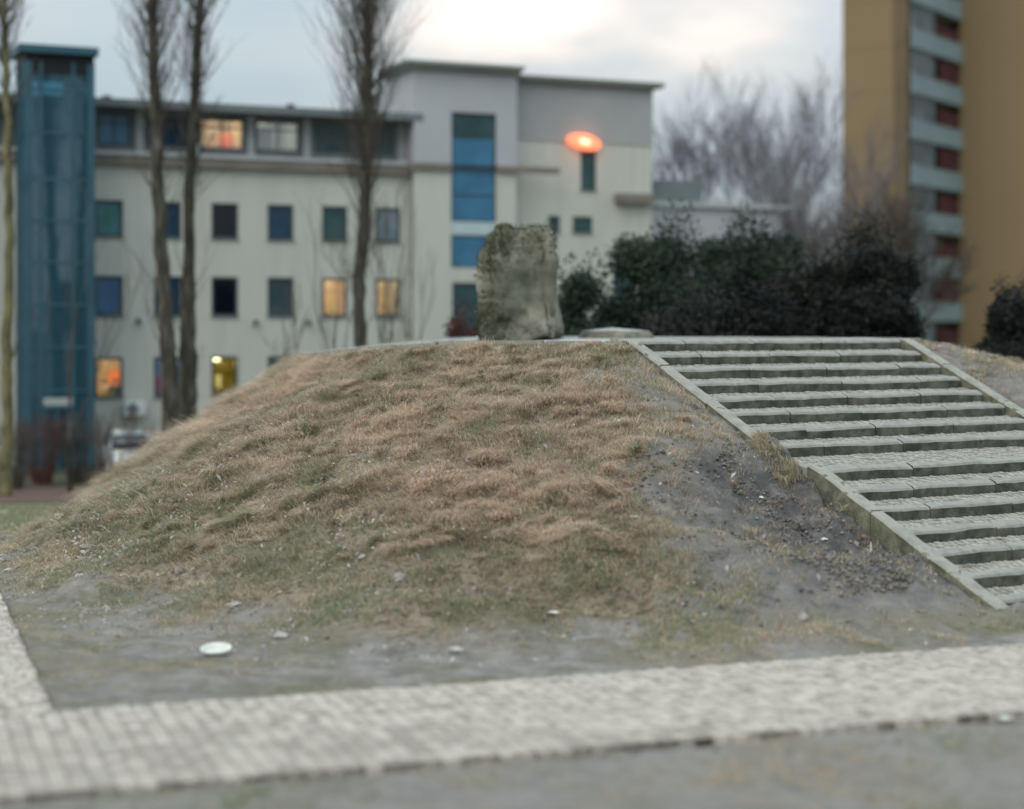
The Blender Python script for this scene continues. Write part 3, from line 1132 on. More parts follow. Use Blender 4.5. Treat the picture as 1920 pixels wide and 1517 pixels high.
def build_office():
    root = thing('office_building', 'pale rendered office building with a dark set-back top storey and a taller right end', 'building', fw(8, 4, GZ))
    tL = -22.0
    tA = fac(770, 400)[0]                   # where the taller block begins
    z_eave = fac(470, 318)[1]
    # window grid of the wing
    lefts = [178, 291, 398, 503, 603, 704]
    rights = [234, 344, 448, 550, 650, 749]
    cols = [(fac(l, 550)[0], fac(r, 550)[0]) for l, r in zip(lefts, rights)]
    t_first, t_last = cols[0], cols[-1]
    pitch = (cols[-1][0] - cols[0][0]) / 5
    cols = [(cols[0][0] + pitch * i, cols[0][0] + pitch * i + 1.06) for i in range(6)]
    back = [(cols[0][0] - pitch * k, cols[0][0] - pitch * k + 1.06) for k in (3, 4, 5)]
    zr = []
    for yt, yb in ((670, 746), (517, 593), (375, 444)):
        zr.append((fac(206, yb)[1], fac(206, yt)[1]))
    style = [['room1', 'room2', 'room3', 'grey', 'grey', 'grey'],
             ['blue', 'navy', 'black', 'grey', 'room4', 'room5'],
             ['green', 'navy', 'black', 'navy', 'teal', 'pale']]
    holes = {}
    for r in range(3):
        for i, (a, b) in enumerate(cols):
            holes[(r, i)] = (a, b, zr[r][0], zr[r][1])
        for j, (a, b) in enumerate(back):
            holes[(r, 6 + j)] = (a, b, zr[r][0], zr[r][1])
    mb = MB()
    wall_holes(mb, tL, tA, GZ - .5, z_eave, list(holes.values()))
    # ends and back of the wing
    mb.face(fw(tL, 0, GZ - .5), fw(tL, 0, z_eave), fw(tL, 11, z_eave), fw(tL, 11, GZ - .5))
    mb.face(fw(tL, 11, GZ - .5), fw(tL, 11, z_eave), fw(tA, 11, z_eave), fw(tA, 11, GZ - .5))
    part('wall', mb, M['wall'], root)
    for (r, i), h in holes.items():
        sname = style[r][i] if i < 6 else 'navy'
        window(root, h, M['glass'] if sname.startswith('room') else PANE[sname])
    H = holes
    rm1 = room(root, H[(0, 0)], M['warm_wall'], 2.6, 1.0, power=44, color=(1, .80, .54), lamp=False)
    p = MB()
    a, b, c, d = H[(0, 0)]
    p.box(fac(204, 700, 2.0)[0], fac(240, 700, 2.0)[0], 2.0, 2.05, c - .3, fac(215, 695, 2.0)[1], fw)
    part('orange_door', p, M['orange'], rm1)
    p = MB()
    p.box(fac(201, 700, .6)[0], fac(213, 700, .6)[0], .6, .7, c - .2, fac(207, 736, .6)[1], fw)
    part('yellow_board', p, M['yellow'], rm1)
    rm2 = room(root, H[(0, 1)], M['grey_room'], 2.4, 1.0, power=20, color=(.75, .88, 1), lamp=False)
    rm3 = room(root, H[(0, 2)], M['olive_wall'], 3.0, 1.0, power=62, color=(1, .80, .38))
    a, b, c, d = H[(0, 2)]
    p = MB()
    p.box(a + .20, a + .34, 1.6, 1.74, c - .9, d + .1, fw)
    p.box(a - .2, b + .3, 2.2, 2.3, d - .62, d - .50, fw)
    p.box(a + .45, a + .52, 2.0, 2.1, c - .9, d - .64, fw)
    part('timber_frame', p, M['olive_dark'], rm3)
    p = MB()
    p.box(a + .55, b - .05, 2.5, 2.55, c - .9, d - .75, fw)
    part('shelf_board', p, M['olive_wall'], rm3)
    p = MB()
    p.box(a + .68, a + .86, 1.9, 1.93, c + .25, c + .75, fw)
    part('white_sheet', p, M['white_sheet'], rm3)
    for key in ((1, 4), (1, 5)):
        rm = room(root, H[key], M['warm_wall'], 2.6, 1.0, power=58, color=(1, .70, .33), lamp=False)
        a, b, c, d = H[key]
        p = MB()
        p.box(a + .08, a + .16, 1.2, 1.26, c - .5, d + .1, fw)
        p.box(b - .30, b - .06, 1.4, 1.5, c - .5, c + .8, fw)
        part('curtain', p, M['olive_wall'], rm)
    # eaves under the top storey
    mb = MB()
    mb.box(tL, tA - .01, -.28, 11.4, z_eave + .004, z_eave + .42, fw)
    part('eaves', mb, M['soffit'], root)
    mb = MB()
    mb.box(tL, tA - .012, -.34, -.284, z_eave + .36, z_eave + .50, fw)
    part('gutter', mb, M['pillar'], root)
    # set-back top storey
    zt0, zt1 = z_eave + .425, fac(470, 212)[1]
    ws = .55
    groups = [(183, 246, 'sky', 1), (272, 356, 'navy', 1), (376, 458, 'roomA', 1), (481, 562, 'roomB', 1), (590, 660, 'teal', 1), (664, 738, 'teal', 1)]
    hs = []
    for l, r, sname, mu in groups:
        a, b = fac(l, 260, ws)[0], fac(r, 260, ws)[0]
        hs.append(((a, b, zt0 + .38, zt1 - .22), sname, mu))
    extra = [((tL + 1.0 + 2.6 * k, tL + 3.0 + 2.6 * k, zt0 + .30, zt1 - .50), 'navy', 1) for k in range(7)]
    extra = [e for e in extra if e[0][1] < hs[0][0][0] - .4]
    mb = MB()
    wall_holes(mb, tL + .02, tA - .02, zt0, zt1, [h for h, _, _ in hs + extra], ws, .2)
    mb.box(tL + .02, tA - .02, 10.6, 10.8, zt0, zt1, fw)
    mb.box(tL + .02, tL + .2, ws + .05, 10.55, zt0, zt1, fw)
    part('top_storey_wall', mb, M['topfloor'], root)
    for h, sname, mu in hs + extra:
        f = window(root, h, M['glass'] if sname.startswith('room') else PANE[sname], ws, .07, mu, False, .72)
        if sname.startswith('room'):
            a, b, c, d = h
            r = MB()
            y0, y1 = ws + .21, ws + 2.6
            r.face(fw(a, y1, c - .4), fw(b, y1, c - .4), fw(b, y1, d + .3), fw(a, y1, d + .3))
            r.face(fw(a, y0, c - .4), fw(a, y1, c - .4), fw(a, y1, d + .3), fw(a, y0, d + .3))
            r.face(fw(b, y0, c - .4), fw(b, y0, d + .3), fw(b, y1, d + .3), fw(b, y1, c - .4))
            r.face(fw(a, y0, c - .4), fw(b, y0, c - .4), fw(b, y1, c - .4), fw(a, y1, c - .4))
            r.face(fw(a, y0, d + .3), fw(a, y1, d + .3), fw(b, y1, d + .3), fw(b, y0, d + .3))
            ro = part('room', r, M['warm_wall'] if sname == 'roomA' else M['grey_room'], root)
            p = MB()
            if sname == 'roomA':
                p.box(b - .55, b - .05, 2.2, 2.3, c - .3, d - .4, fw)
                part('orange_board', p, M['orange'], ro)
            else:
                p.box(a - .05, a + .85, 1.3, 1.4, c - .3, d - .25, fw)
                part('cupboard', p, M['warm_wall'], ro)
            L = bpy.data.lights.new('room_light', 'POINT')
            L.energy = 34 if sname == 'roomA' else 34
            L.color = (1, .66, .30) if sname == 'roomA' else (1, .74, .44)
            L.shadow_soft_size = .15
            lo = bpy.data.objects.new('room_light', L)
            COL.objects.link(lo)
            lo.location = fw(a * .7 + b * .3 if sname == 'roomB' else (a + b) / 2, ws + 1.3, d - .3)
    for px in (262, 365, 470, 575, 752):
        t = fac(px, 260, ws)[0]
        p = MB()
        p.box(t - .14, t + .14, ws - .06, ws - .004, zt0, zt1 - .02, fw)
        part('pillar', p, M['pillar'], root)
    # flat overhanging roof
    zr0 = zt1
    mb = MB()
    mb.box(tL - .5, tA + .35, -.50, 11.8, zr0 + .004, zr0 + .20, fw)
    part('roof', mb, M['roofing'], root)
    mb = MB()
    mb.box(tL - .5, tA + .34, -.56, -.502, zr0 - .06, zr0 + .24, fw)
    part('roof_fascia', mb, M['topfloor'], root)
    for px, hh in ((200, .55), (545, .6), (552, .35)):
        t = fac(px, 190, 2)[0]
        mb = MB()
        mb.cyl(fw(t, 2.0, zr0 + .21), (0, 0, 1), .12, hh * .6, 10)
        mb.cyl(fw(t, 2.0, zr0 + .21 + hh * .6), (0, 0, 1), .18, .10, 10)
        part('roof_vent', mb, M['roofing'], root)
    # taller block: front volume with the tall blue window
    wf = -.5
    tB0, tB1 = fac(778, 300, wf)[0], fac(968, 300, wf)[0]
    zB = fac(870, 140, wf)[1]
    zmid = fac(800, 318, wf)[1]
    bw = (fac(846, 300, wf)[0], fac(930, 300, wf)[0])
    zw0, zw1 = fac(886, 502, wf)[1], fac(886, 212, wf)[1]
    zb0, zb1 = fac(886, 441, wf)[1], fac(886, 416, wf)[1]
    lowwin = (bw[0] + .05, bw[1] - .1, GZ + 1.2, fac(886, 530, wf)[1])
    mb = MB()
    wall_holes(mb, tB0, tB1, GZ - .5, zmid, [(bw[0], bw[1], zw0, zmid), lowwin], wf)
    mb.face(fw(tB0, wf, GZ - .5), fw(tB0, wf, zmid), fw(tB0, 10, zmid), fw(tB0, 10, GZ - .5))
    mb.face(fw(tB1, wf, GZ - .5), fw(tB1, 0, GZ - .5), fw(tB1, 0, zmid), fw(tB1, wf, zmid))
    part('wall', mb, M['wall'], root)
    mb = MB()
    wall_holes(mb, tB0 - .05, tB1 + .02, zmid + .26, zB, [(bw[0], bw[1], zmid + .26, zw1)], wf - .04)
    mb.face(fw(tB0 - .05, wf - .04, zmid + .26), fw(tB0 - .05, wf - .04, zB), fw(tB0 - .05, 2.6, zB), fw(tB0 - .05, 2.6, zmid + .26))
    mb.face(fw(tB1 + .02, wf - .04, zmid + .26), fw(tB1 + .02, .4, zmid + .26), fw(tB1 + .02, .4, zB), fw(tB1 + .02, wf - .04, zB))
    mb.face(fw(tB0 - .05, 2.6, zmid + .26), fw(tB0 - .05, 2.6, zB), fw(tB1 + .02, 2.6, zB), fw(tB1 + .02, 2.6, zmid + .26))
    part('grey_upper_wall', mb, M['wall_grey'], root)
    mb = MB()
    mb.box(tB0 - .3, bw[0] - .005, wf - .16, wf - .001, zmid, zmid + .255, fw)
    part('ledge', mb, M['soffit'], root)
    mb = MB()
    mb.box(bw[1] + .005, tB1 + 1.9, wf - .16, wf - .001, zmid, zmid + .255, fw)
    part('ledge', mb, M['soffit'], root)
    window(root, lowwin, PANE['teal'], wf)
    # tall window: three glazed fields and a white spandrel
    for (c, d, kind, tr) in ((zw0, zb0, 'sky', None), (zb1, zmid + .13, 'sky', .5), (zmid + .13, zw1 - .95, 'sky', None), (zw1 - .95, zw1, 'teal', None)):
        window(root, (bw[0], bw[1], c, d), PANE[kind], wf, .06, 0, False, tr, .04)
    mb = MB()
    mb.box(bw[0] + .003, bw[1] - .003, wf + .03, wf + .12, zb0 + .003, zb1 - .003, fw)
    part('spandrel', mb, M['spandrel'], root)
    # cornice that flares out over the front volume
    mb = MB()
    P = []
    for ov, z in ((.0, zB), (.45, zB + .30)):
        for t, w in ((tB0 - .05 - ov, wf - .04 - ov), (tB1 + .02 + ov * .3, wf - .04 - ov), (tB1 + .02 + ov * .3, 2.7), (tB0 - .05 - ov, 2.7)):
            P.append(fw(t, w, z + .003))
    mb.hexa(P)
    part('cornice', mb, M['cornice'], root)
    mb = MB()
    mb.box(tB0 - .55, tB1 + .18, wf - .54, 2.75, zB + .31, zB + .42, fw)
    part('roof', mb, M['cornice'], root)
    # right volume
    wr = .35
    tC0, tC1 = tB1 + .025, fac(1222, 300, wr)[0]
    zC = fac(1090, 158, wr)[1]
    zC1 = fac(1090, 266, wr)[1]
    nw = (fac(1089, 300, wr)[0], fac(1118, 300, wr)[0], fac(1100, 357, wr)[1], fac(1100, 284, wr)[1])
    sw = [(fac(l, 420, wr)[0], fac(r, 420, wr)[0], fac(1090, 437, wr)[1], fac(1090, 406, wr)[1]) for l, r in ((1028, 1050), (1074, 1111))]
    gw = [(fac(l, 420, wr)[0], fac(r, 420, wr)[0], fac(1090, 560, wr)[1], fac(1090, 510, wr)[1]) for l, r in ((990, 1020), (1074, 1111), (1150, 1190))]
    mb = MB()
    wall_holes(mb, tC0, tC1, GZ - .5, zC1, [nw] + sw + gw, wr)
    mb.face(fw(tC1, wr, GZ - .5), fw(tC1, 10, GZ - .5), fw(tC1, 10, zC1), fw(tC1, wr, zC1))
    mb.face(fw(tA, 10, GZ - .5), fw(tA, 10, zC1), fw(tC1, 10, zC1), fw(tC1, 10, GZ - .5))
    part('wall', mb, M['wall'], root)
    for h in [nw] + sw + gw:
        window(root, h, PANE['teal'], wr, .06)
    # grey boards above, laid one over the other
    nb = 9
    for i in range(nb):
        a, b = zC1 + (zC - zC1) * i / nb, zC1 + (zC - zC1) * (i + 1) / nb
        mb = MB()
        mb.hexa([fw(tC0, wr - .07, a + .01), fw(tC1 + .03, wr - .07, a + .01), fw(tC1 + .03, 9.9, a + .01), fw(tC0, 9.9, a + .01),
                 fw(tC0, wr - .03, b), fw(tC1 + .03, wr - .03, b), fw(tC1 + .03, 9.9, b), fw(tC0, 9.9, b)])
        part('cladding_board', mb, M['wall_side'], root)
    mb = MB()
    mb.box(tC0 + .17, tC1 + .42, wr - .42, 10.4, zC + .004, zC + .20, fw)
    part('roof', mb, M['roofing2'], root)
    # lower annex beyond the right end
    tD = tC1 + 7.0
    zD = fac(1260, 388, 1.2)[1]
    mb = MB()
    mb.box(tC1 + .02, tD, 1.2, 9.5, GZ - .5, zD, fw)
    part('annex_wall', mb, M['wall_grey'], root)
    mb = MB()
    mb.box(fac(1158, 380, .0)[0], tC1 - .02, -.1, wr - .003, zD + .05, zD + .42, fw)
    part('canopy', mb, M['soffit'], root)
    mb = MB()
    mb.box(tC1 + .05, tD + .3, 1.0, 9.8, zD + .004, zD + .22, fw)
    part('annex_roof', mb, M['pillar'], root)
    mb = MB()
    mb.box(tC1 + .4, tC1 + 3.4, 2.0, 7.5, zD + .224, zD + 1.25, fw)
    part('roof_house', mb, M['topfloor'], root)
    # drainpipe in the corner of the two blocks
    t = fac(773, 450, -.12)[0]
    mb = MB()
    mb.tube([fw(t, -.14, GZ), fw(t, -.14, z_eave + .3)], .06, 8)
    for z in (1.0, 3.5, 6.0):
        mb.box(t - .1, t + .1, -.12, -.005, z, z + .06, fw)
    part('drainpipe', mb, M['roofing'], root)
    # small lamps on the facade
    for px, py in ((258, 602), (478, 605), (577, 605)):
        t, z = fac(px, py)
        mb = MB()
        mb.box(t - .03, t + .03, -.12, -.003, z + .02, z + .08, fw)
        mb.tube([fw(t, -.16, z + .12), fw(t, -.16, z), fw(t, -.16, z - .12)], [.05, .08, .10], 8)
        part('wall_lamp', mb, M['frame'], root)
    # glowing oval disc, shaped as the blur of a small point light
    t, z = fac(1096, 266, wr - .25)
    ell = MB()
    cc = 28
    for (ra, rb, wa, wb) in ((.78, .33, -.17, -.05),):
        ring0 = [fw(t + ra * math.cos(2 * math.pi * i / cc), wr - .25, z + rb * math.sin(2 * math.pi * i / cc) - .10 * math.cos(2 * math.pi * i / cc)) for i in range(cc)]
        ring1 = [p + FB * .17 for p in ring0]
        inner = [fw(t + ra * .35 * math.cos(2 * math.pi * i / cc), wr - .31, z + rb * .35 * math.sin(2 * math.pi * i / cc) - .035 * math.cos(2 * math.pi * i / cc)) for i in range(cc)]
        for i in range(cc):
            j = (i + 1) % cc
            ell.face(ring0[i], ring0[j], ring1[j], ring1[i])
            ell.face(inner[i], inner[j], ring0[j], ring0[i])
        ell.face(*inner, m=1)
    lamp = part('oval_lamp', ell, [M['neon'], M['neon_core']], root, label='glowing orange oval lamp above the narrow window')
    mb = MB()
    mb.tube([fw(t, wr - .08, z), fw(t, wr + .01, z)], .09, 8)
    mb.tube([fw(t, wr - .02, z - .30), fw(t, wr - .02, z - .75)], .04, 6)
    mb.box(t - .14, t + .14, wr - .035, wr - .003, z - .16, z + .16, fw)
    part('lamp_bracket', mb, M['frame'], lamp)  # bracket added to carry the disc
    L = bpy.data.lights.new('oval_light', 'POINT')  # lamp added to spill orange light on the wall round the disc
    L.energy = 16
    L.color = (1, .30, .14)
    L.shadow_soft_size = .3
    lo = bpy.data.objects.new('oval_light', L)
    COL.objects.link(lo)
    lo.location = fw(t, wr - .75, z)
    return root, H


M['spandrel'] = mat('white spandrel', [(.42, .52, .54), (.48, .58, .60)], 1, .6)
M['roofing2'] = mat('grey green roof edge', [(.13, .15, .13), (.18, .20, .175)], .6, .7)
OFFICE, HOLES = build_office()


# ------------------------------------------------------------------ glass stair tower
def build_glass_tower():
    p = 2.3
    t0, t1 = fac(46, 500, -p)[0], fac(178, 500, -p)[0]
    zt = fac(100, 100, -p)[1]
    root = thing('glass_stair_tower', 'tall blue steel and glass stair tower standing before the left of the office building', 'tower', fw((t0 + t1) / 2, -p / 2, GZ))
    zs = [fac(100, y, -p)[1] for y in (872, 820, 733, 652, 572, 492, 414, 336, 250, 168)]
    zs[0] = GZ + .12
    tv = [t0, fac(77, 500, -p)[0], fac(138, 500, -p)[0], t1]
    bar = .075
    # corner posts and bars
    for t in tv:
        wd = .13 if t in (t0, t1) else .06
        mb = MB()
        a, b = (t, t + 2 * wd) if t == t0 else ((t - 2 * wd, t) if t == t1 else (t - wd, t + wd))
        mb.box(a, b, -p, -p + .18, GZ, zt - .3, fw)
        part('post', mb, M['bluesteel'], root)
    for z in zs[1:]:
        mb = MB()
        mb.box(t0 + .27, t1 - .27, -p + .02, -p + .12, z - .05, z + .05, fw)
        part('rail', mb, M['bluesteel'], root)
        mb = MB()
        mb.box(t0 + .02, t0 + .10, -p + .19, -.02, z - .04, z + .04, fw)
        part('rail', mb, M['bluesteel'], root)
    for k in range(1, 5):
        w = -p + .18 + (p - .2) * k / 5
        mb = MB()
        mb.box(t0 - .02, t0 + .12, w - .035, w + .035, GZ, zt - .3, fw)
        part('side_post', mb, M['bluesteel'], root)
    # panes
    for a, b in zip(tv, tv[1:]):
        for c, d in zip(zs, zs[1:] + [zt - .3]):
            mb = MB()
            mb.box(a + .05, b - .05, -p + .055, -p + .07, c + .04, d - .04, fw)
            part('pane', mb, M['bluepane'], root)
    for c, d in zip(zs, zs[1:] + [zt - .3]):
        mb = MB()
        mb.box(t0 + .05, t0 + .065, -p + .2, -.03, c + .04, d - .04, fw)
        part('pane', mb, M['bluepane'], root)
    mb = MB()
    mb.box(t1 - .10, t1 - .085, -p + .2, -.03, GZ, zt - .3, fw)
    part('side_pane', mb, M['bluepane'], root)
    # roof
    mb = MB()
    mb.box(t0 - .25, t1 + .10, -p - .25, 0, zt - .02, zt + .26, fw)
    part('roof', mb, M['bluesteel'], root)
    mb = MB()
    mb.box(t0 + .02, t1 - .02, -p + .03, -.02, zt - .75, zt - .024, fw)
    part('roof_band', mb, M['darkband'], root)
    # inside: lift shaft, floors, rails
    mb = MB()
    mb.box(t1 - .80, t1 - .30, -p + .55, -.25, GZ, zt - .8, fw)
    part('lift_shaft', mb, M['shaft'], root)
    for k, y in enumerate((820, 733, 652, 572, 492, 414, 336, 250)):
        z = fac(100, y, -p)[1]
        mb = MB()
        if k % 2 == 0:
            mb.box(t0 + .2, t0 + 1.9, -p + .3, -.05, z - .11, z - .052, fw)
        else:
            mb.hexa([fw(t0 + .3, -p + .9, z - .2), fw(t0 + 1.7, -p + .9, z - 1.6), fw(t0 + 1.7, -.4, z - 1.6), fw(t0 + .3, -.4, z - .2),
                     fw(t0 + .3, -p + .9, z - .05), fw(t0 + 1.7, -p + .9, z - 1.45), fw(t0 + 1.7, -.4, z - 1.45), fw(t0 + .3, -.4, z - .05)])
        part('stair_flight', mb, M['shaft'] if k % 2 else M['floor_edge'], root)
    for dt in (.42, .62):
        mb = MB()
        mb.box(t0 + dt, t0 + dt + .1, -p + .8, -p + .9, GZ, fac(100, 690, -p)[1], fw)
        part('lift_rail', mb, M['railgreen'], root)
    mb = MB()
    mb.box(t0 + .3, t0 + .85, -p + .7, -p + 1.4, fac(100, 690, -p)[1], fac(100, 678, -p)[1], fw)
    part('lift_head', mb, M['shaft'], root)
    # entrance door
    d = fac(82, 800, -p)[0], fac(133, 800, -p)[0]
    za = fac(100, 768, -p)[1]
    zb = fac(100, 758, -p)[1]
    mb = MB()
    for a, b in ((d[0], d[0] + .12), (d[1] - .12, d[1]), ((d[0] + d[1]) / 2 - .05, (d[0] + d[1]) / 2 + .05)):
        mb.box(a, b, -p - .05, -p + .015, GZ + .15, za, fw)
    mb.box(d[0], d[1], -p - .052, -p + .015, za, za + .14, fw)
    part('door', mb, M['bluesteel'], root)
    mb = MB()
    mb.box(d[0], d[1] + .05, -p - .03, -p + .012, za + .15, za + .42, fw)
    part('door_lintel', mb, M['pillar'], root)
    mb = MB()
    mb.box(t0 - .35, t1 + .3, -p - .5, -.01, GZ - .4, GZ + .11, fw)
    part('plinth', mb, M['roofing'], root)


M['darkband'] = mat('dark band', [(.008, .010, .014), (.015, .018, .024)], 1, .5)
M['shaft'] = mat('dark lift shaft', [(.02, .06, .075), (.04, .095, .115)], .7, .5)
M['floor_edge'] = mat('pale floor edge', [(.22, .30, .33), (.28, .36, .39)], .7, .7)
M['railgreen'] = mat('pale green rail', [(.30, .42, .38), (.36, .48, .44)], .7, .5)
build_glass_tower()


# ------------------------------------------------------------------ people and cloth behind the windows
def skin_figure(name, verts, edges, radii, root_i):
    me = bpy.data.meshes.new(name)
    me.from_pydata(verts, edges, [])
    o = bpy.data.objects.new(name, me)
    COL.objects.link(o)
    o.modifiers.new('skin', 'SKIN')
    sv = me.skin_vertices[0].data
    for i, r in enumerate(radii):
        sv[i].radius = r if isinstance(r, tuple) else (r, r)
        sv[i].use_root = i == root_i
    ss = o.modifiers.new('sub', 'SUBSURF')
    ss.levels = 2
    ss.render_levels = 2
    dg = bpy.context.evaluated_depsgraph_get()
    dg.update()
    out = bpy.data.meshes.new_from_object(o.evaluated_get(dg))
    bpy.data.objects.remove(o)
    bpy.data.meshes.remove(me)
    out.name = name
    return out


def person(loc, h, yaw, label, coat, arm_pose, scarf=False, long_hair=False):
    root = thing('person', label, 'person', loc)
    k = h / 1.72
    V, E, R = [], [], []

    def add(p, r, prev=None):
        V.append(tuple(Vector(p) * k))
        R.append(tuple(x * k for x in r) if isinstance(r, tuple) else r * k)
        if prev is not None:
            E.append((prev, len(V) - 1))
        return len(V) - 1
    pel = add((0, 0, .94), (.19, .14))
    wa = add((0, .01, 1.10), (.18, .14), pel)
    ch = add((0, .0, 1.30), (.21, .15), wa)
    sh = add((0, .01, 1.41), (.14, .10), ch)
    ne = add((0, -.005, 1.49), .055, sh)
    h1 = add((0, -.02, 1.57), (.068, .078), ne)
    h2 = add((0, -.012, 1.655), (.072, .088), h1)
    add((0, -.005, 1.70), (.045, .055), h2)
    for s, pose in ((-1, arm_pose[0]), (1, arm_pose[1])):
        a = add((s * .195, 0, 1.385), .088, sh)
        el = add((s * .235 + pose[0][0] * s, pose[0][1], 1.39 + pose[0][2]), .070, a)
        wr = add((s * .235 + pose[1][0] * s, pose[1][1], 1.39 + pose[1][2]), .048, el)
        hd = add((s * .235 + pose[1][0] * s - .01 * s, pose[1][1] - .06, 1.39 + pose[1][2] + .01), (.040, .026), wr)
        f0 = V[hd]
        for q in range(4):
            add((f0[0] / k + (q - 1.5) * .018, f0[1] / k - .06, f0[2] / k + .005 * (q % 2)), .010, hd)
        add((f0[0] / k - s * .04, f0[1] / k - .01, f0[2] / k + .03), .011, hd)
        hp = add((s * .09, 0, .86), .095, pel)
        kn = add((s * .10, -.015, .50), .062, hp)
        an = add((s * .105, .02, .09), .042, kn)
        add((s * .115, -.12, .035), (.042, .030), an)
    me = skin_figure('body', V, E, R, pel)
    for m in (coat, M['skin'], M['trousers']):
        me.materials.append(m)
    for poly in me.polygons:
        c = poly.center / k
        far = math.hypot(c.x, c.y)
        poly.material_index = 1 if c.z > 1.465 and abs(c.x) < .12 else (2 if c.z < .86 and abs(c.x) < .21 else 0)
        poly.use_smooth = True
    # hands show skin
    tips = [Vector(V[i]) for i in range(len(V)) if abs(R[i] - .010 * k if not isinstance(R[i], tuple) else 9) < .002]
    for poly in me.polygons:
        if any((poly.center - tp).length < .085 * k for tp in tips):
            poly.material_index = 1
    b = bpy.data.objects.new('body', me)
    COL.objects.link(b)
    b.parent = root

    def blob(name, c, s, m, cut=None, sub=3):
        bm = bmesh.new()
        bmesh.ops.create_icosphere(bm, subdivisions=sub, radius=1)
        for v in bm.verts:
            v.co = Vector((v.co.x * s[0] + c[0], v.co.y * s[1] + c[1], v.co.z * s[2] + c[2])) * k
        if cut:
            bmesh.ops.delete(bm, geom=[v for v in bm.verts if cut(v.co / k)], context='VERTS')
        m2 = bpy.data.meshes.new(name)
        bm.to_mesh(m2)
        bm.free()
        for pl in m2.polygons:
            pl.use_smooth = True
        m2.materials.append(m)
        o = bpy.data.objects.new(name, m2)
        COL.objects.link(o)
        o.parent = root
        return o
    blob('hair', (0, .012, 1.650), (.094, .108, .098), M['hair'], lambda c: c.y < -.045 and c.z < 1.695)
    blob('nose', (0, -.115, 1.605), (.013, .020, .022), M['skin'], None, 2)
    for s in (-1, 1):
        blob('eye', (s * .03, -.098, 1.632), (.010, .007, .007), M['hair'], None, 1)
        blob('ear', (s * .088, .0, 1.615), (.012, .022, .032), M['skin'], None, 2)
    blob('mouth', (0, -.104, 1.567), (.022, .008, .006), M['lips'], None, 1)
    if scarf:
        mb = MB()
        ring = [Vector((math.cos(a) * .105, math.sin(a) * .10 - .005, 1.475 + .012 * math.sin(a * 3))) * k for a in np.linspace(0, 2 * math.pi, 14)]
        mb.tube(ring, .055 * k, 7)
        mb.tube([Vector((.04, -.12, 1.45)) * k, Vector((.06, -.16, 1.30)) * k, Vector((.05, -.15, 1.12)) * k], [.05 * k, .06 * k, .05 * k], 7)
        me = mb.mesh('scarf', smooth_=True)
        me.materials.append(M['scarf'])
        o = bpy.data.objects.new('scarf', me)
        COL.objects.link(o)
        o.parent = root
    root.rotation_euler = (0, 0, yaw)
    return root


M['lips'] = mat('lips', [(.40, .14, .12), (.45, .17, .14)], 5, .5)
_h = HOLES[(0, 0)]
_fl = _h[2] - 1.0
fyaw = math.atan2(FV.y, FV.x)
person(fw(fac(197, 700, 1.0)[0], 1.0, _fl), 1.64, fyaw + math.radians(75), 'woman in a pale jacket and cream scarf talking behind the orange lit window', M['jacket_pale'],
       (((.02, -.02, -.28), (-.05, -.20, -.38)), ((.02, -.02, -.28), (-.06, -.22, -.34))), scarf=True)
person(fw(fac(217, 700, .75)[0], .75, _fl), 1.70, fyaw + math.radians(165), 'dark haired person in a dark green coat seen from behind in the orange lit window', M['jacket_dark'],
       (((.07, -.02, -.27), (.0, -.16, -.42)), ((.07, -.02, -.27), (.0, -.16, -.42))))

# pink coat on a hanger behind the second window
_h = HOLES[(0, 1)]
_cx = fac(301, 700, .6)[0]
ct = thing('pink_coat', 'pink coat hanging behind the ground floor window beside the poplar trunk', 'coat', fw(_cx, .6, _h[2] - .1))
mb = MB()
prev = None
rings = []
for z, rx, ry in ((_h[2] - .05, .20, .10), (_h[2] + .3, .17, .10), (_h[2] + .62, .13, .09), (_h[2] + .76, .08, .07), (_h[2] + .84, .035, .03)):
    rings.append([fw(_cx + math.cos(a) * rx * (1 + .10 * math.cos(5 * a)), .6 + math.sin(a) * ry * (1 + .1 * math.sin(6 * a)), z) for a in np.linspace(0, 2 * math.pi, 20, endpoint=False)])
for r0, r1 in zip(rings, rings[1:]):
    for i in range(20):
        j = (i + 1) % 20
        mb.face(r0[i], r0[j], r1[j], r1[i])
part('coat_body', mb, M['pink'], ct)
for s in (-1, 1):
    mb = MB()
    mb.tube([fw(_cx + s * .09, .6, _h[2] + .74), fw(_cx + s * .18, .58, _h[2] + .5), fw(_cx + s * .19, .57, _h[2] + .15)], [.05, .06, .05], 8)
    part('sleeve', mb, M['pink'], ct, True)

# air conditioner on the wall
t0, zt = fac(231, 753)
t1, zb = fac(268, 778)
ac = thing('air_conditioner', 'white outdoor air conditioner unit with round fan grille on the office wall', 'air conditioner', fw((t0 + t1) / 2, -.2, zb))
mb = MB()
mb.box(t0, t1, -.42, -.08, zb, zt, fw)
part('casing', mb, M['ac'], ac, bevel=.015)
cz, ctt, rr = (zb + zt) / 2 - .01, t0 + (t1 - t0) * .36, (zt - zb) * .42
fan = MB()
fan.cyl(fw(ctt, -.421, cz), -FB, rr, .015, 24)
fo = part('fan_grille', fan, M['acgrille'], ac)
ring = MB()
for q in (.35, .6, .85):
    ring.tube([fw(ctt + rr * q * math.cos(a), -.442, cz + rr * q * math.sin(a)) for a in np.linspace(0, 2 * math.pi, 21)], .006, 4)
for a in np.linspace(0, 2 * math.pi, 12, endpoint=False):
    ring.tube([fw(ctt + .05 * math.cos(a), -.444, cz + .05 * math.sin(a)), fw(ctt + rr * math.cos(a), -.444, cz + rr * math.sin(a))], .005, 4)
part('guard_ring', ring, M['frame'], fo)
hub = MB()
hub.cyl(fw(ctt, -.437, cz), -FB, .045, .02, 12)
part('fan_hub', hub, M['ac'], fo)
mk = MB()
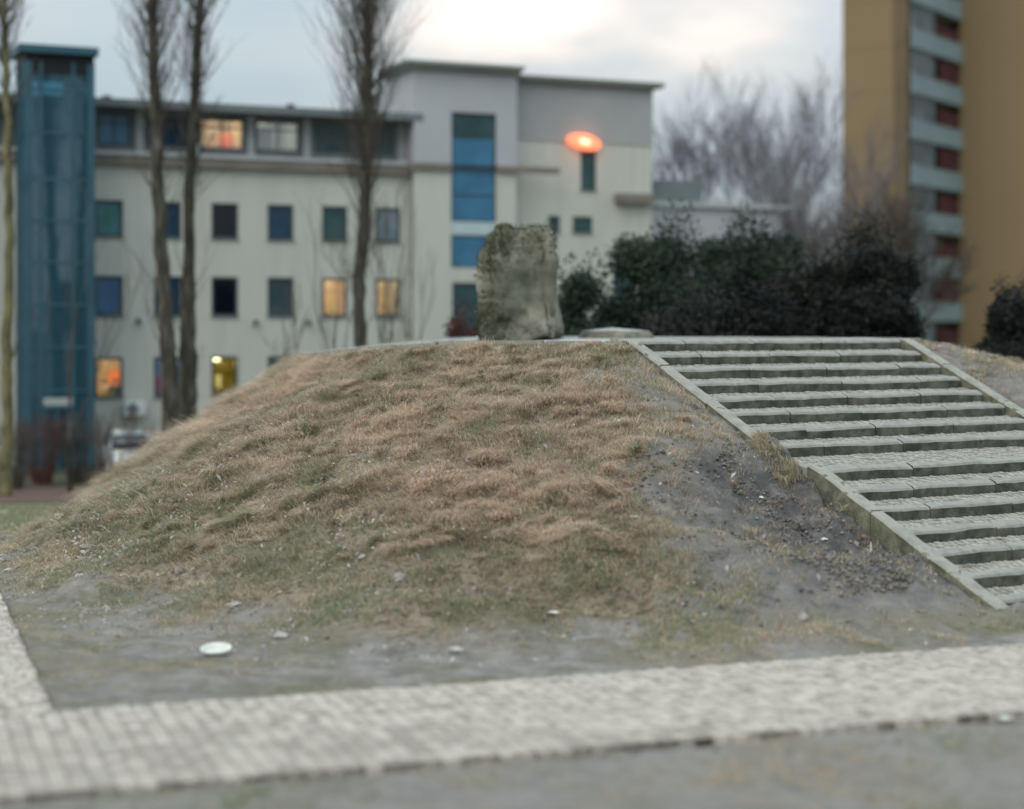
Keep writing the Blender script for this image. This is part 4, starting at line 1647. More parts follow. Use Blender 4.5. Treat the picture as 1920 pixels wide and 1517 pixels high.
mk.box(t0 + (t1 - t0) * .72, t0 + (t1 - t0) * .90, -.4235, -.4205, zt - .11, zt - .085, fw)
part('name_plate', mk, M['acgrille'], ac)
for k in range(5):
    mk = MB()
    z = zb + .08 + k * .055
    mk.box(t0 + (t1 - t0) * .70, t0 + (t1 - t0) * .93, -.426, -.4205, z, z + .012, fw)
    part('louvre', mk, M['sill'], ac)
for q in (.15, .85):
    mk = MB()
    tt = t0 + (t1 - t0) * q
    mk.box(tt - .02, tt + .02, -.40, -.004, zb - .05, zb - .004, fw)
    part('bracket', mk, M['frame'], ac)


# ------------------------------------------------------------------ high-rise on the right
def build_highrise():
    a_ = math.radians(56)
    wd = Vector((math.cos(a_), math.sin(a_), 0))            # away from the camera, along the balconies
    td = Vector((wd.y, -wd.x, 0))                            # to the right, along the blank walls
    K = Vector((at(1702, 600, 112).x, 112, 0))

    def hw(t, w, z):
        return K + td * t + wd * w + Vector((0, 0, z))

    def along(px, base, d):
        k = (px - CX) / FPX
        return (k * base.y - base.x) / (d.x - k * d.y)
    lw = -along(1580, K, td)
    ls = along(1797, K, wd)
    root = thing('apartment_tower', 'tall ochre apartment tower with a recessed strip of pale blue balconies', 'building', hw(0, 8, GZ))
    H = 2.86
    nst = 13
    dep = 13
    for k in range(nst):
        za, zb = GZ + k * H, GZ + (k + 1) * H - .02
        mb = MB()
        mb.box(-lw, -.92, 0, ls + dep, za, zb, hw)
        part('wall_panel', mb, M['ochre'], root)
        mb = MB()
        mb.box(-.915, 0, -.05, .5, za, zb, hw)
        part('edge_panel', mb, M['ochre_edge'], root)
        for q in range(4):
            mb = MB()
            mb.box(q * 6.5 + (.004 if q else 0), (q + 1) * 6.5 - .025, ls, ls + dep, za, zb + .018, hw)
            part('wall_panel', mb, M['ochre'], root)
        # balcony bay
        mb = MB()
        mb.box(-1.9, -1.7, .51, ls - .01, za, za + H - .2, hw)
        bay = part('balcony_wall', mb, M['balcony_in'], root)
        mid = ls * .52
        gl = MB()
        gl.box(-1.695, -1.64, .9, mid - .3, za + .2, za + 2.3, hw)
        part('balcony_window', gl, PANE['pale'], bay)
        dr = MB()
        dr.box(-1.695, -1.64, mid + .1, ls - .5, za + .1, za + 2.3, hw)
        part('balcony_door', dr, PANE['navy'], bay)
        bal = MB()
        bal.box(-1.69, .20, .51, ls - .012, za + H - .2, za + H - .02, hw)
        bo = part('balcony_slab', bal, M['balcony'], root)
        pa = MB()
        pa.box(.205, .28, .05, ls - .02, za - .16, za + 1.02, hw)
        part('parapet', pa, M['balcony'], bo)
        rl = MB()
        rl.box(.17, .31, .05, ls - .02, za + 1.025, za + 1.08, hw)
        part('handrail', rl, M['pillar'], bo)
        scr = MB()
        scr.box(.02, .07, .52, mid - .2, za + 1.03, za + H - .21, hw)
        part('glazed_screen', scr, PANE['pale'], bo)
        rp = MB()
        dz = (0, .35, 0, .6, .2)[k % 5]
        rp.box(.02, .08, mid + .7, ls - .5, za + 1.03, za + H - .35 - dz, hw)
        part('blind', rp, M['darkred'], bo)
    mb = MB()
    mb.box(-lw - .3, 26.3, ls - .3, ls + dep + .3, GZ + nst * H, GZ + nst * H + .5, hw)
    part('roof', mb, M['roofing'], root)


build_highrise()


# ------------------------------------------------------------------ parked car
def build_car(loc, yaw):
    root = thing('parked_car', 'small silver car parked behind the bare hedge below the air conditioner', 'car', loc)
    # y: front at -2.0, back at +2.0
    body = MB()
    stn = [(-2.02, .55, .32, .52), (-1.95, .74, .22, .66), (-1.55, .83, .20, .78), (-.95, .86, .20, .90), (-.3, .87, .20, .93), (.8, .87, .20, .94), (1.6, .84, .22, .95), (1.95, .76, .30, .88), (2.02, .60, .40, .70)]
    rings = []
    for y, hwid, zl, zh in stn:
        rings.append([(-hwid * .92, y, zl), (hwid * .92, y, zl), (hwid, y, (zl + zh) * .5), (hwid * .95, y, zh - .06), (hwid * .82, y, zh), (-hwid * .82, y, zh), (-hwid * .95, y, zh - .06), (-hwid, y, (zl + zh) * .5)])

    def loft(mb, rings):
        n = len(rings[0])
        base = len(mb.v)
        for r in rings:
            mb.v += [tuple(p) for p in r]
        for i in range(len(rings) - 1):
            for j in range(n):
                j2 = (j + 1) % n
                mb.f.append((base + i * n + j, base + i * n + j2, base + (i + 1) * n + j2, base + (i + 1) * n + j))
                mb.m.append(0)
        mb.f.append(tuple(base + j for j in range(n))[::-1])
        mb.f.append(tuple(base + (len(rings) - 1) * n + j for j in range(n)))
        mb.m += [0, 0]
    loft(body, rings)

    def P(name, mb, m, parent=root, sm=True):
        me = mb.mesh(name, (0, 0, 0), sm)
        me.materials.append(m)
        o = bpy.data.objects.new(name, me)
        COL.objects.link(o)
        o.parent = parent
        return o
    P('body', body, M['car'])
    cab = MB()
    loft(cab, [[(-.74, y0, .93), (.74, y0, .93), (.58 * 1.0, y1, z1), (-.58, y1, z1)] for y0, y1, z1 in ((-.95, -.22, 1.40), (.1, .1, 1.47), (1.2, 1.1, 1.46), (1.9, 1.6, 1.36))])
    P('window_band', cab, M['carglass'])
    rf = MB()
    loft(rf, [[(-.60, y, z - .03), (.60, y, z - .03), (.52, y, z + .025), (-.52, y, z + .025)] for y, z in ((-.26, 1.39), (.1, 1.475), (.7, 1.485), (1.2, 1.47), (1.66, 1.36))])
    P('roof', rf, M['car'])
    for s in (-1, 1):
        pl = MB()
        pl.tube([(s * .75, -.97, .93), (s * .60, -.23, 1.40)], .035, 6)
        P('windscreen_pillar', pl, M['car'])
        hl = MB()
        hl.hexa([(s * .45, -1.97, .56), (s * .74, -1.90, .56), (s * .76, -1.6, .60), (s * .5, -1.7, .60), (s * .46, -1.96, .70), (s * .74, -1.86, .73), (s * .76, -1.6, .76), (s * .5, -1.7, .76)])
        P('headlight', hl, M['headlight'], sm=False)
        mr = MB()
        mr.box(s * .86 - .08, s * .86 + .12 * s + .08, -.75, -.62, .93, 1.06)
        P('wing_mirror', mr, M['car'], sm=False)
        for y in (-1.25, 1.25):
            wh = MB()
            wh.cyl((s * .66, y, .30), (s, 0, 0), .30, .20, 20)
            w = P('wheel', wh, M['tyre'], sm=False)
            rm = MB()
            rm.cyl((s * .862, y, .30), (s, 0, 0), .19, .012, 14)
            P('rim', rm, M['ac'], w, False)
    gr = MB()
    gr.box(-.42, .42, -2.03, -1.99, .42, .56)
    P('grille', gr, M['tyre'], sm=False)
    root.rotation_euler = (0, 0, yaw)


_p = at(240, 800, 65.0)
build_car((_p.x, 65.0, float(ground_z(_p.x, 65.0)) + .0), math.radians(20))


# ------------------------------------------------------------------ trees
RMIN = [.006]


def grow(mb, p, d, L, r, lvl, maxl, rnd, up=.15, spread=.6, n=4, kids=(2, 4), wob=.12, shrink=.68):
    segs = 4 if lvl < 2 else 3
    pts, rads = [p.copy()], [r]
    q = p.copy()
    dd = d.copy()
    for i in range(segs):
        dd = (dd + Vector((rnd.gauss(0, wob), rnd.gauss(0, wob), up * .35 + rnd.gauss(0, wob * .5)))).normalized()
        q = q + dd * (L / segs)
        pts.append(q.copy())
        rads.append(max(r * (1 - .62 * (i + 1) / segs), RMIN[0] * .7))
    mb.tube(pts, rads, n if lvl < 1 else 3, False)
    if lvl >= maxl:
        return
    k = rnd.randint(*kids)
    for c in range(k):
        f = rnd.uniform(.35, 1.0) if c else 1.0
        i = min(int(f * segs), segs - 1)
        s = pts[i].lerp(pts[i + 1], f * segs - i) if f < 1 else pts[-1]
        a = dd.orthogonal().normalized()
        a.rotate(Matrix.Rotation(rnd.uniform(0, 2 * math.pi), 3, dd))
        nd = (dd + a * spread * rnd.uniform(.5, 1.2) + Vector((0, 0, up))).normalized()
        grow(mb, s, nd, L * shrink * rnd.uniform(.75, 1.15), max(rads[i] * .62, RMIN[0]), lvl + 1, maxl, rnd, up, spread, n, kids, wob, shrink)


def poplar(stems, Y, label, seed, group=None, twig_from=5.0, twigs=150, plume=1.1, bark='bark', suckers=5, height=17.5, tlen=1.0):
    """stems: list of (radius at base, [(px, py) ...]) from the foot up; columnar twigs grow close along each stem"""
    rnd = random.Random(seed)
    fx = at(stems[0][1][0][0], 600, Y).x
    root = thing('poplar_tree', label, 'tree', (fx, Y, float(ground_z(fx, Y))), group)
    gz = float(ground_z(fx, Y))
    cr = MB()
    for (r0, line) in stems:
        pts = [at(px, py, Y) for px, py in line]
        pts[0].z = gz - .2
        # resample with knobbly radii
        P, R = [], []
        tot = pts[-1].z - pts[0].z
        for a, b in zip(pts, pts[1:]):
            m = max(2, int((b - a).length / .35))
            for i in range(m):
                q = a.lerp(b, i / m)
                q += Vector((rnd.gauss(0, .022), rnd.gauss(0, .022), 0))
                f = (q.z - pts[0].z) / tot
                P.append(q)
                R.append(r0 * (1.0 - .55 * f) * (1 + rnd.gauss(0, .05)) * (1 + .35 * math.exp(-f * 22)))
        top = pts[-1]
        P.append(top)
        R.append(r0 * .45)
        tr = MB()
        tr.tube(P, R, 9)
        part('trunk', tr, M[bark], root, True)
        # leader above the last seen point
        q = top.copy()
        lead = [top]
        for i in range(6):
            q = q + Vector((rnd.gauss(0, .08), rnd.gauss(0, .08), max(.2, (height - top.z) / 6)))
            lead.append(q.copy())
        cr.tube(lead, [r0 * .45 * (1 - .14 * i) for i in range(7)], 6, False)
        allp = P + lead[1:]
        hi = [i for i, q in enumerate(allp) if q.z - gz > twig_from]
        for k in range(twigs):
            i = rnd.choice(hi)
            q = allp[i]
            f = min(1, (q.z - gz - twig_from) / 6)
            if rnd.random() > .22 + .9 * f:
                continue
            az = rnd.uniform(0, 2 * math.pi)
            w_ = rnd.uniform(.3, .85)
            d = Vector((math.cos(az) * w_, math.sin(az) * w_, 1)).normalized()
            grow(cr, q, d, rnd.uniform(.7, 1.5) * plume * (0.6 + .6 * f) * tlen, rnd.uniform(.012, .028), 1, 3, rnd, .22, .42, 3, (2, 3), .10, .72)
        low = [i for i, q in enumerate(allp) if 1.4 < q.z - gz < twig_from]
        for k in range(suckers):
            q = allp[rnd.choice(low)]
            az = rnd.choice((0, math.pi)) + rnd.gauss(0, .7)
            d = Vector((math.cos(az) * .75, math.sin(az) * .4, 1)).normalized()
            grow(cr, q, d, rnd.uniform(.8, 1.5), .022, 1, 3, rnd, .2, .45, 3, (2, 3), .10, .72)
    part('crown', cr, M['twig'], root, kind=None)
    return root


poplar([(.30, [(322, 890), (318, 740), (311, 600), (301, 430), (294, 250), (286, 60), (284, -20)])], 56, 'thick leaning poplar trunk left of the twin stems behind the mound', 1, 'poplars before the office', 8.6, 300, 1.0)
poplar([(.25, [(357, 890), (358, 740), (357, 600), (354, 440), (358, 300), (368, 120), (378, -20)]), (.17, [(342, 890), (343, 740), (345, 600), (349, 480), (362, 330), (366, 250)])], 57,
       'poplar with twin stems rising close beside the leaning trunk', 2, 'poplars before the office', 9.0, 170, .9)
poplar([(.27, [(680, 890), (676, 640), (674, 520), (684, 400), (690, 250), (690, 90), (692, -20)])], 58, 'tall poplar standing between the two lit first floor windows', 3, 'poplars before the office', 6.4, 520, 1.25, suckers=3)
poplar([(.19, [(8, 880), (14, 780), (13, 640), (18, 450), (14, 250), (8, 60), (6, -20)])], 55, 'lichen green poplar trunk at the left edge before the glass tower', 4, 'poplars before the office', 11.5, 260, 1.0, bark='bark_lichen', suckers=4)


def bare_tree(px, Y, h, label, seed, mname='twig_grey', r=.22, spread=.6, levels=5, lean=0.0, cat='tree', name='bare_tree', trunk_h=.3, kids=(3, 4), group=None, up=.16, base_z=None, L0=.33, rmin=.006):
    rnd = random.Random(seed)
    x = at(px, 600, Y).x
    gz = float(ground_z(x, Y)) if base_z is None else base_z
    root = thing(name, label, cat, (x, Y, gz), group)
    tr = MB()
    top = Vector((x + lean, Y, gz + h * trunk_h))
    tr.tube([Vector((x, Y, gz - .2)), Vector((x + lean * .4, Y, gz + h * trunk_h * .5)), top], [r * 1.25, r, r * .8], 8)
    part('trunk', tr, M['bark'] if mname != 'twig_red' else M['twig_red'], root, True)
    cr = MB()
    for k in range(rnd.randint(3, 5)):
        az = k * 2.1 + rnd.uniform(-.4, .4)
        d = Vector((math.cos(az) * spread * .8, math.sin(az) * spread * .8, 1)).normalized()
        grow(cr, top - Vector((0, 0, rnd.uniform(0, h * trunk_h * .35))), d, h * L0 * rnd.uniform(.8, 1.1), r * .55, 0, levels - 1, rnd, up, spread, 4, kids, .10, .70)
    part('crown', cr, M[mname], root)
    return root


RMIN[0] = .0135
g = 'bare trees between the buildings'
for px, Y, h, lab, sd, mn, sp in ((1345, 86, 15.2, 'bare grey tree with a broad crown right of the office end', 21, 'twig_grey', .5),
                                  (1410, 92, 16.8, 'tallest bare grey tree rising above the middle of the evergreen row', 22, 'twig_grey', .45),
                                  (1478, 98, 13.0, 'bare grey tree far behind the dip in the evergreen row', 26, 'twig_grey', .55),
                                  (1548, 84, 14.8, 'bare tree beside the left edge of the ochre tower', 23, 'twig_grey', .55),
                                  (1650, 78, 11.5, 'brownish bare tree standing before the ochre tower wall', 24, 'twig', .65),
                                  (1285, 88, 9.0, 'low bare grey tree before the annex of the office', 25, 'twig_grey', .65)):
    bare_tree(px, Y, h, lab, sd, mn, spread=sp, levels=6, kids=(3, 4), group=g)
RMIN[0] = .006
# thin young trees before the office
bare_tree(131, 57, 8.2, 'slim young tree with upright twigs before the glass stair tower', 31, 'twig', r=.075, spread=.34, levels=4, up=.3, trunk_h=.30, kids=(2, 4), name='young_tree', L0=.38)
bare_tree(540, 55, 5.6, 'spindly young tree above the left shoulder of the mound', 32, 'twig', r=.05, spread=.42, levels=4, up=.22, trunk_h=.62, kids=(3, 4), name='young_tree', L0=.26)
bare_tree(648, 56, 8.4, 'thin sapling leaning left of the tall poplar', 33, 'twig', r=.06, spread=.3, levels=4, lean=-.35, up=.35, trunk_h=.45, kids=(2, 3), name='young_tree', L0=.30)
bare_tree(703, 56, 8.8, 'thin sapling close on the right of the tall poplar', 34, 'twig', r=.075, spread=.28, levels=4, lean=.30, up=.35, trunk_h=.5, kids=(2, 3), name='young_tree', L0=.3)
bare_tree(768, 60, 7.0, 'slim sapling before the corner drainpipe of the office', 35, 'twig', r=.05, spread=.3, levels=4, up=.3, trunk_h=.5, kids=(2, 3), name='young_tree', L0=.3)


# ------------------------------------------------------------------ shrubs
def leaf_mass(lobes, n, size, seed, flat=.5):
    """leaf cards spread through several uneven lobes (centre, radii)"""
    rg = np.random.default_rng(seed)
    vol = np.array([l[1][0] * l[1][1] * l[1][2] for l in lobes]) ** .62
    pick = rg.choice(len(lobes), n, p=vol / vol.sum())
    C = np.array([l[0] for l in lobes])[pick]
    Rr = np.array([l[1] for l in lobes])[pick]
    d = rg.normal(size=(n, 3))
    d /= np.linalg.norm(d, axis=1)[:, None]
    rad = rg.random(n) ** .24
    lump = .97 + .13 * np.sin(d[:, 0] * 5 + C[:, 0] * 3) * np.cos(d[:, 2] * 6 + C[:, 1]) + .10 * np.sin(d[:, 1] * 9 + d[:, 2] * 7 + C[:, 2])
    P = C + d * Rr * (rad * lump)[:, None]
    clump = rg.normal(size=(n, 3)) * .05
    P = P + clump
    nrm = d + rg.normal(size=(n, 3)) * .8
    nrm /= np.linalg.norm(nrm, axis=1)[:, None]
    a = np.cross(nrm, rg.normal(size=(n, 3)))
    a /= np.linalg.norm(a, axis=1)[:, None]
    b = np.cross(nrm, a)
    s = size * rg.uniform(.6, 1.5, n)[:, None]
    V = np.stack([P - a * s, P - b * s * flat, P + a * s, P + b * s * flat], 1).reshape(-1, 3)
    i = np.arange(n) * 4
    return V, np.stack([i, i + 1, i + 2, i + 3], 1)


def shrub(px, Y, py_top, wpx, label, seed, m='leaf_dark', n=9000, size=.065, name='evergreen_shrub', group=None, cat='shrub', base_z=None, cone=False):
    rnd = random.Random(seed)
    c = at(px, py_top, Y)
    gz = float(ground_z(c.x, Y)) if base_z is None else base_z
    h = c.z - gz
    hw_ = wpx / FPX * Y / 2
    root = thing(name, label, cat, (c.x, Y, gz), group)
    lobes = []
    if cone:
        for i in range(7):
            f = i / 6
            rr = hw_ * (1 - f * .86) * rnd.uniform(.85, 1.15)
            lobes.append(((c.x + rnd.gauss(0, .1), Y + rnd.gauss(0, .1), gz + h * (.12 + .8 * f)), (rr, rr, h * .13)))
    else:
        lobes.append(((c.x, Y, gz + h * .46), (hw_ * .95, hw_ * .8, h * .46)))
        for i in range(15):
            a = rnd.uniform(0, 2 * math.pi)
            f = rnd.uniform(.30, .80)
            rr = hw_ * rnd.uniform(.34, .52)
            k = (1 - f ** 4 * .5)
            lobes.append(((c.x + math.cos(a) * hw_ * .62 * k, Y + math.sin(a) * hw_ * .6 * k, gz + h * f), (rr, rr, min(rr * rnd.uniform(.7, 1.0), h * (1 - f) + .12))))
    V, F = leaf_mass(lobes, n, size, seed)
    V[:, 2] = np.maximum(V[:, 2], gz + .02)
    part('foliage', np_mesh('foliage', V, F), M[m], root)
    tr = MB()
    for k in range(3):
        a = k * 2.1
        tr.tube([(c.x, Y, gz - .1), (c.x + math.cos(a) * hw_ * .2, Y + math.sin(a) * hw_ * .2, gz + h * .35), (c.x + math.cos(a) * hw_ * .35, Y + math.sin(a) * hw_ * .3, gz + h * .72)], [.09, .06, .025], 6)
    part('stem', tr, M['bark'], root)
    return root


g = 'evergreen shrubs behind the platform'
shrub(1108, 49, 440, 225, 'low dark evergreen shrub directly right of the boulder', 41, n=34000, group=g)
shrub(1255, 51, 362, 265, 'broad rounded dark evergreen before the annex', 42, n=52000, group=g)
shrub(1402, 52, 345, 235, 'tallest dark evergreen at the middle of the row behind the stairs', 43, n=44000, group=g)
shrub(1500, 50, 432, 190, 'lower dark shrub filling the dip in the evergreen row', 44, 'leaf_purple', n=34000, group=g)
shrub(1612, 49, 362, 235, 'dark purplish evergreen at the right end of the row before the ochre tower', 45, 'leaf_purple', n=52000, group=g)
shrub(1345, 46.5, 478, 330, 'wide low evergreen in front of the taller ones behind the top step', 46, 'leaf_purple', n=48000, group=g)
shrub(1908, 47, 462, 155, 'dark pointed evergreen standing alone before the blank ochre wall', 47, 'leaf_purple', n=30000, size=.06)
shrub(868, 47, 508, 84, 'withered reddish bush left of the boulder', 48, 'leaf_red', n=6000, size=.04, name='withered_bush')
shrub(742, 50, 585, 60, 'small brownish bush beyond the left part of the platform kerb', 49, 'leaf_red', n=900, size=.04, name='withered_bush')


def twig_shrub(px, Y, py_top, wpx, label, seed, m='twig_red', n=40, group=None, root_off=0):
    rnd = random.Random(seed)
    c = at(px, py_top, Y)
    gz = float(ground_z(c.x, Y))
    h = c.z - gz
    hw_ = wpx / FPX * Y / 2
    root = thing('bare_shrub', label, 'shrub', (c.x, Y, gz), group)
    low, high = MB(), MB()
    for k in range(n):
        a = rnd.uniform(0, 2 * math.pi)
        rr = rnd.uniform(0, .45) * hw_
        p = Vector((c.x + math.cos(a) * rr, Y + math.sin(a) * rr, gz - .05))
        d = Vector((math.cos(a) * rnd.uniform(0, .5), math.sin(a) * rnd.uniform(0, .5), 1)).normalized()
        q = p + d * h * .3
        low.tube([p, q], [.022, .016], 4, False)
        grow(high, q, d, h * rnd.uniform(.3, .45), .014, 1, 3, rnd, .2, .5, 3, (2, 3), .12, .72)
    part('stem', low, M[m], root)
    part('crown', high, M[m], root)


g = 'bare shrubs along the foot of the office'
for px, Y, yt, wp, lab, seed, m, n in ((24, 58, 800, 80, 'brown bare shrub at the foot of the lichen green poplar', 61, 'twig', 50),
                                       (78, 60, 788, 90, 'reddish bare shrub before the entrance of the glass tower', 62, 'twig_red', 60),
                                       (150, 60, 790, 80, 'dark bare shrub at the right foot of the glass tower', 63, 'twig', 55),
                                       (212, 59, 770, 100, 'sparse reddish bare shrub in front of the silver car', 64, 'twig_red', 13),
                                       (268, 63.5, 778, 80, 'thin bare shrub below the air conditioner behind the car', 65, 'twig_red', 12)):
    twig_shrub(px, Y, yt, wp, lab, seed, m, n, g)


# ------------------------------------------------------------------ boulder and low round plinth on the platform
def build_boulder():
    Y = 40.2
    c = at(975, 510, Y)
    w, h = 136 / FPX * Y / 2, (625 - 402) / FPX * Y
    z0 = PZ
    root = thing('boulder', 'upright weathered boulder overgrown with ivy standing on the platform', 'boulder', (c.x, Y, z0))
    bm = bmesh.new()
    bmesh.ops.create_icosphere(bm, subdivisions=5, radius=1)
    for v in bm.verts:
        d = v.co.copy()
        n = d.normalized()
        # squarish upright block
        q = Vector((math.copysign(abs(n.x) ** .55, n.x), math.copysign(abs(n.y) ** .6, n.y), math.copysign(abs(n.z) ** .55, n.z)))
        f = float(fbm(n.x * 2 + n.z, n.y * 2 - n.z * 1.3, 1.1, 51)) * .28 + float(fbm(n.x * 3 - n.y, n.z * 3, 2.0, 53)) * .14
        q *= 1 + f
        x = q.x * w * (1.02 - .06 * q.z)
        y = q.y * .75
        z = (q.z * .5 + .5) * h - .08
        if q.y < 0 and .1 < q.x < .7:
            y += .22 * math.exp(-((q.z - .05) / .6) ** 2)
        x += (.10 if q.z > .6 else 0) * (q.z - .6)
        if q.z < -.5:
            x += -.10 * (-.5 - q.z) * (1 if q.x < 0 else -.6) * 2.0
        v.co = Vector((c.x + x, Y + y, z0 + z - .1))
    me = bpy.data.meshes.new('stone')
    bm.to_mesh(me)
    bm.free()
    for p in me.polygons:
        p.use_smooth = True
    P = np.array([p.center[:] for p in me.polygons])
    Nn = np.array([p.normal[:] for p in me.polygons])
    part('stone', me, M['rock'], root)
    # ivy over the left side and the top
    rg = np.random.default_rng(5)
    u = (P[:, 0] - c.x) / w
    zz = (P[:, 2] - z0) / h
    wgt = np.clip((-.05 - u) * 1.6, 0, 1) + np.clip((zz - .66) * 3.2, 0, 1) * .9 + np.clip(.16 - zz, 0, 1) * 2.0
    wgt *= (.4 + np.clip(fbm(P[:, 0], P[:, 2], 1.6, 55) + .4, 0, 1))
    wgt /= wgt.sum()
    n = 9000
    k = rg.choice(len(P), n, p=wgt)
    Q = P[k] + Nn[k] * rg.uniform(.0, .05, n)[:, None] + rg.normal(size=(n, 3)) * .03
    nr = Nn[k] + rg.normal(size=(n, 3)) * .5
    nr /= np.linalg.norm(nr, axis=1)[:, None]
    a = np.cross(nr, rg.normal(size=(n, 3)))
    a /= np.linalg.norm(a, axis=1)[:, None]
    b = np.cross(nr, a)
    s = rg.uniform(.016, .036, n)[:, None]
    V = np.stack([Q - a * s, Q - b * s * .8, Q + a * s, Q + b * s * .8], 1).reshape(-1, 3)
    i = np.arange(n) * 4
    part('ivy', np_mesh('ivy', V, np.stack([i, i + 1, i + 2, i + 3], 1)), M['ivy'], root)


build_boulder()


def build_plinth():
    Y = 41.0
    c = at(1155, 606, Y)
    root = thing('round_plinth', 'low round concrete plinth with a pale worn rim right of the boulder', 'plinth', (c.x, Y, PZ))
    R = 68 / FPX * Y
    mb = MB()
    n = 32
    prof = [(R * 1.06, PZ - .02), (R * 1.02, PZ + .08), (R * .92, PZ + .17)]
    for (r0, z0), (r1, z1) in zip(prof, prof[1:]):
        for i in range(n):
            a, b = 2 * math.pi * i / n, 2 * math.pi * (i + 1) / n
            mb.face((c.x + r0 * math.cos(a), Y + r0 * math.sin(a), z0), (c.x + r0 * math.cos(b), Y + r0 * math.sin(b), z0),
                    (c.x + r1 * math.cos(b), Y + r1 * math.sin(b), z1), (c.x + r1 * math.cos(a), Y + r1 * math.sin(a), z1))
    part('drum', mb, M['granite_side'], root)
    mb = MB()
    top = [(c.x + R * .92 * math.cos(2 * math.pi * i / n), Y + R * .92 * math.sin(2 * math.pi * i / n), PZ + .172) for i in range(n)]
    cen = (c.x - .1, Y, PZ + .25)
    for i in range(n):
        mb.face(top[i], top[(i + 1) % n], cen)
    part('cap', mb, M['plinth'], root)


build_plinth()


# ------------------------------------------------------------------ grass, leaves
def grass_material(name):
    m = bpy.data.materials.new(name)
    m.use_nodes = True
    t = m.node_tree
    p = t.nodes['Principled BSDF']
    p.inputs['Roughness'].default_value = .75
    p.inputs['Specular IOR Level'].default_value = .2
    a = N(t, 'ShaderNodeAttribute', attribute_name='tint')
    t.links.new(a.outputs['Color'], p.inputs['Base Color'])
    tl = N(t, 'ShaderNodeBsdfTranslucent')
    t.links.new(a.outputs['Color'], tl.inputs[0])
    mx = N(t, 'ShaderNodeMixShader', inp={0: .35})
    t.links.new(p.outputs[0], mx.inputs[1])
    t.links.new(tl.outputs[0], mx.inputs[2])
    t.links.new(mx.outputs[0], t.nodes['Material Output'].inputs[0])
    return m


M['grass'] = grass_material('grass blade')


def blades(P, up, lean, L, wid, droop, tint, rg):
    """ribbon blades: root P, starting direction up, bending towards lean"""
    n = len(P)
    ts = np.array([0, .38, .72, 1.0])
    yaw = rg.uniform(0, 2 * np.pi, n)
    side = np.stack([np.cos(yaw), np.sin(yaw) * .6, np.zeros(n)], 1)
    side /= np.linalg.norm(side, axis=1)[:, None]
    pts = []
    for t in ts:
        c = P + up * (L * t * (1 - .45 * droop * t))[:, None] + lean * (L * droop * t ** 1.7)[:, None]
        c[:, 2] -= L * droop * .30 * t ** 2.6
        pts.append(c)
    wv = [1.0, .85, .55]
    V = np.empty((n, 7, 3))
    for i in range(3):
        o = side * (wid * wv[i] * .5)[:, None]
        V[:, 2 * i] = pts[i] - o
        V[:, 2 * i + 1] = pts[i] + o
    V[:, 6] = pts[3]
    b = (np.arange(n) * 7)[:, None]
    tri = np.array([[0, 1, 3], [0, 3, 2], [2, 3, 5], [2, 5, 4], [4, 5, 6]])
    F = (b[:, :, None] + tri[None]).reshape(-1, 3)
    shade = np.array([.80, .80, .95, .95, 1.05, 1.05, 1.1])
    C = np.ones((n, 7, 4), np.float32)
    C[:, :, :3] = tint[:, None, :]
    return V.reshape(-1, 3), F, C.reshape(-1, 4)


def pal(cols, k):
    return np.array(cols)[k]


STRAW = [(.70, .56, .435), (.76, .63, .50), (.63, .485, .365), (.80, .675, .55), (.55, .425, .32), (.69, .52, .40)]
GREEN = [(.17, .25, .145), (.21, .285, .17), (.145, .225, .145), (.27, .31, .19), (.17, .27, .185)]
OLIVE = [(.41, .345, .215), (.49, .40, .255), (.35, .30, .18), (.53, .405, .265)]


def slope_dirs(x, y):
    e = .15
    gx = (mound_z(x + e, y) - mound_z(x - e, y)) / (2 * e)
    gy = (mound_z(x, y + e) - mound_z(x, y - e)) / (2 * e)
    return gx, gy


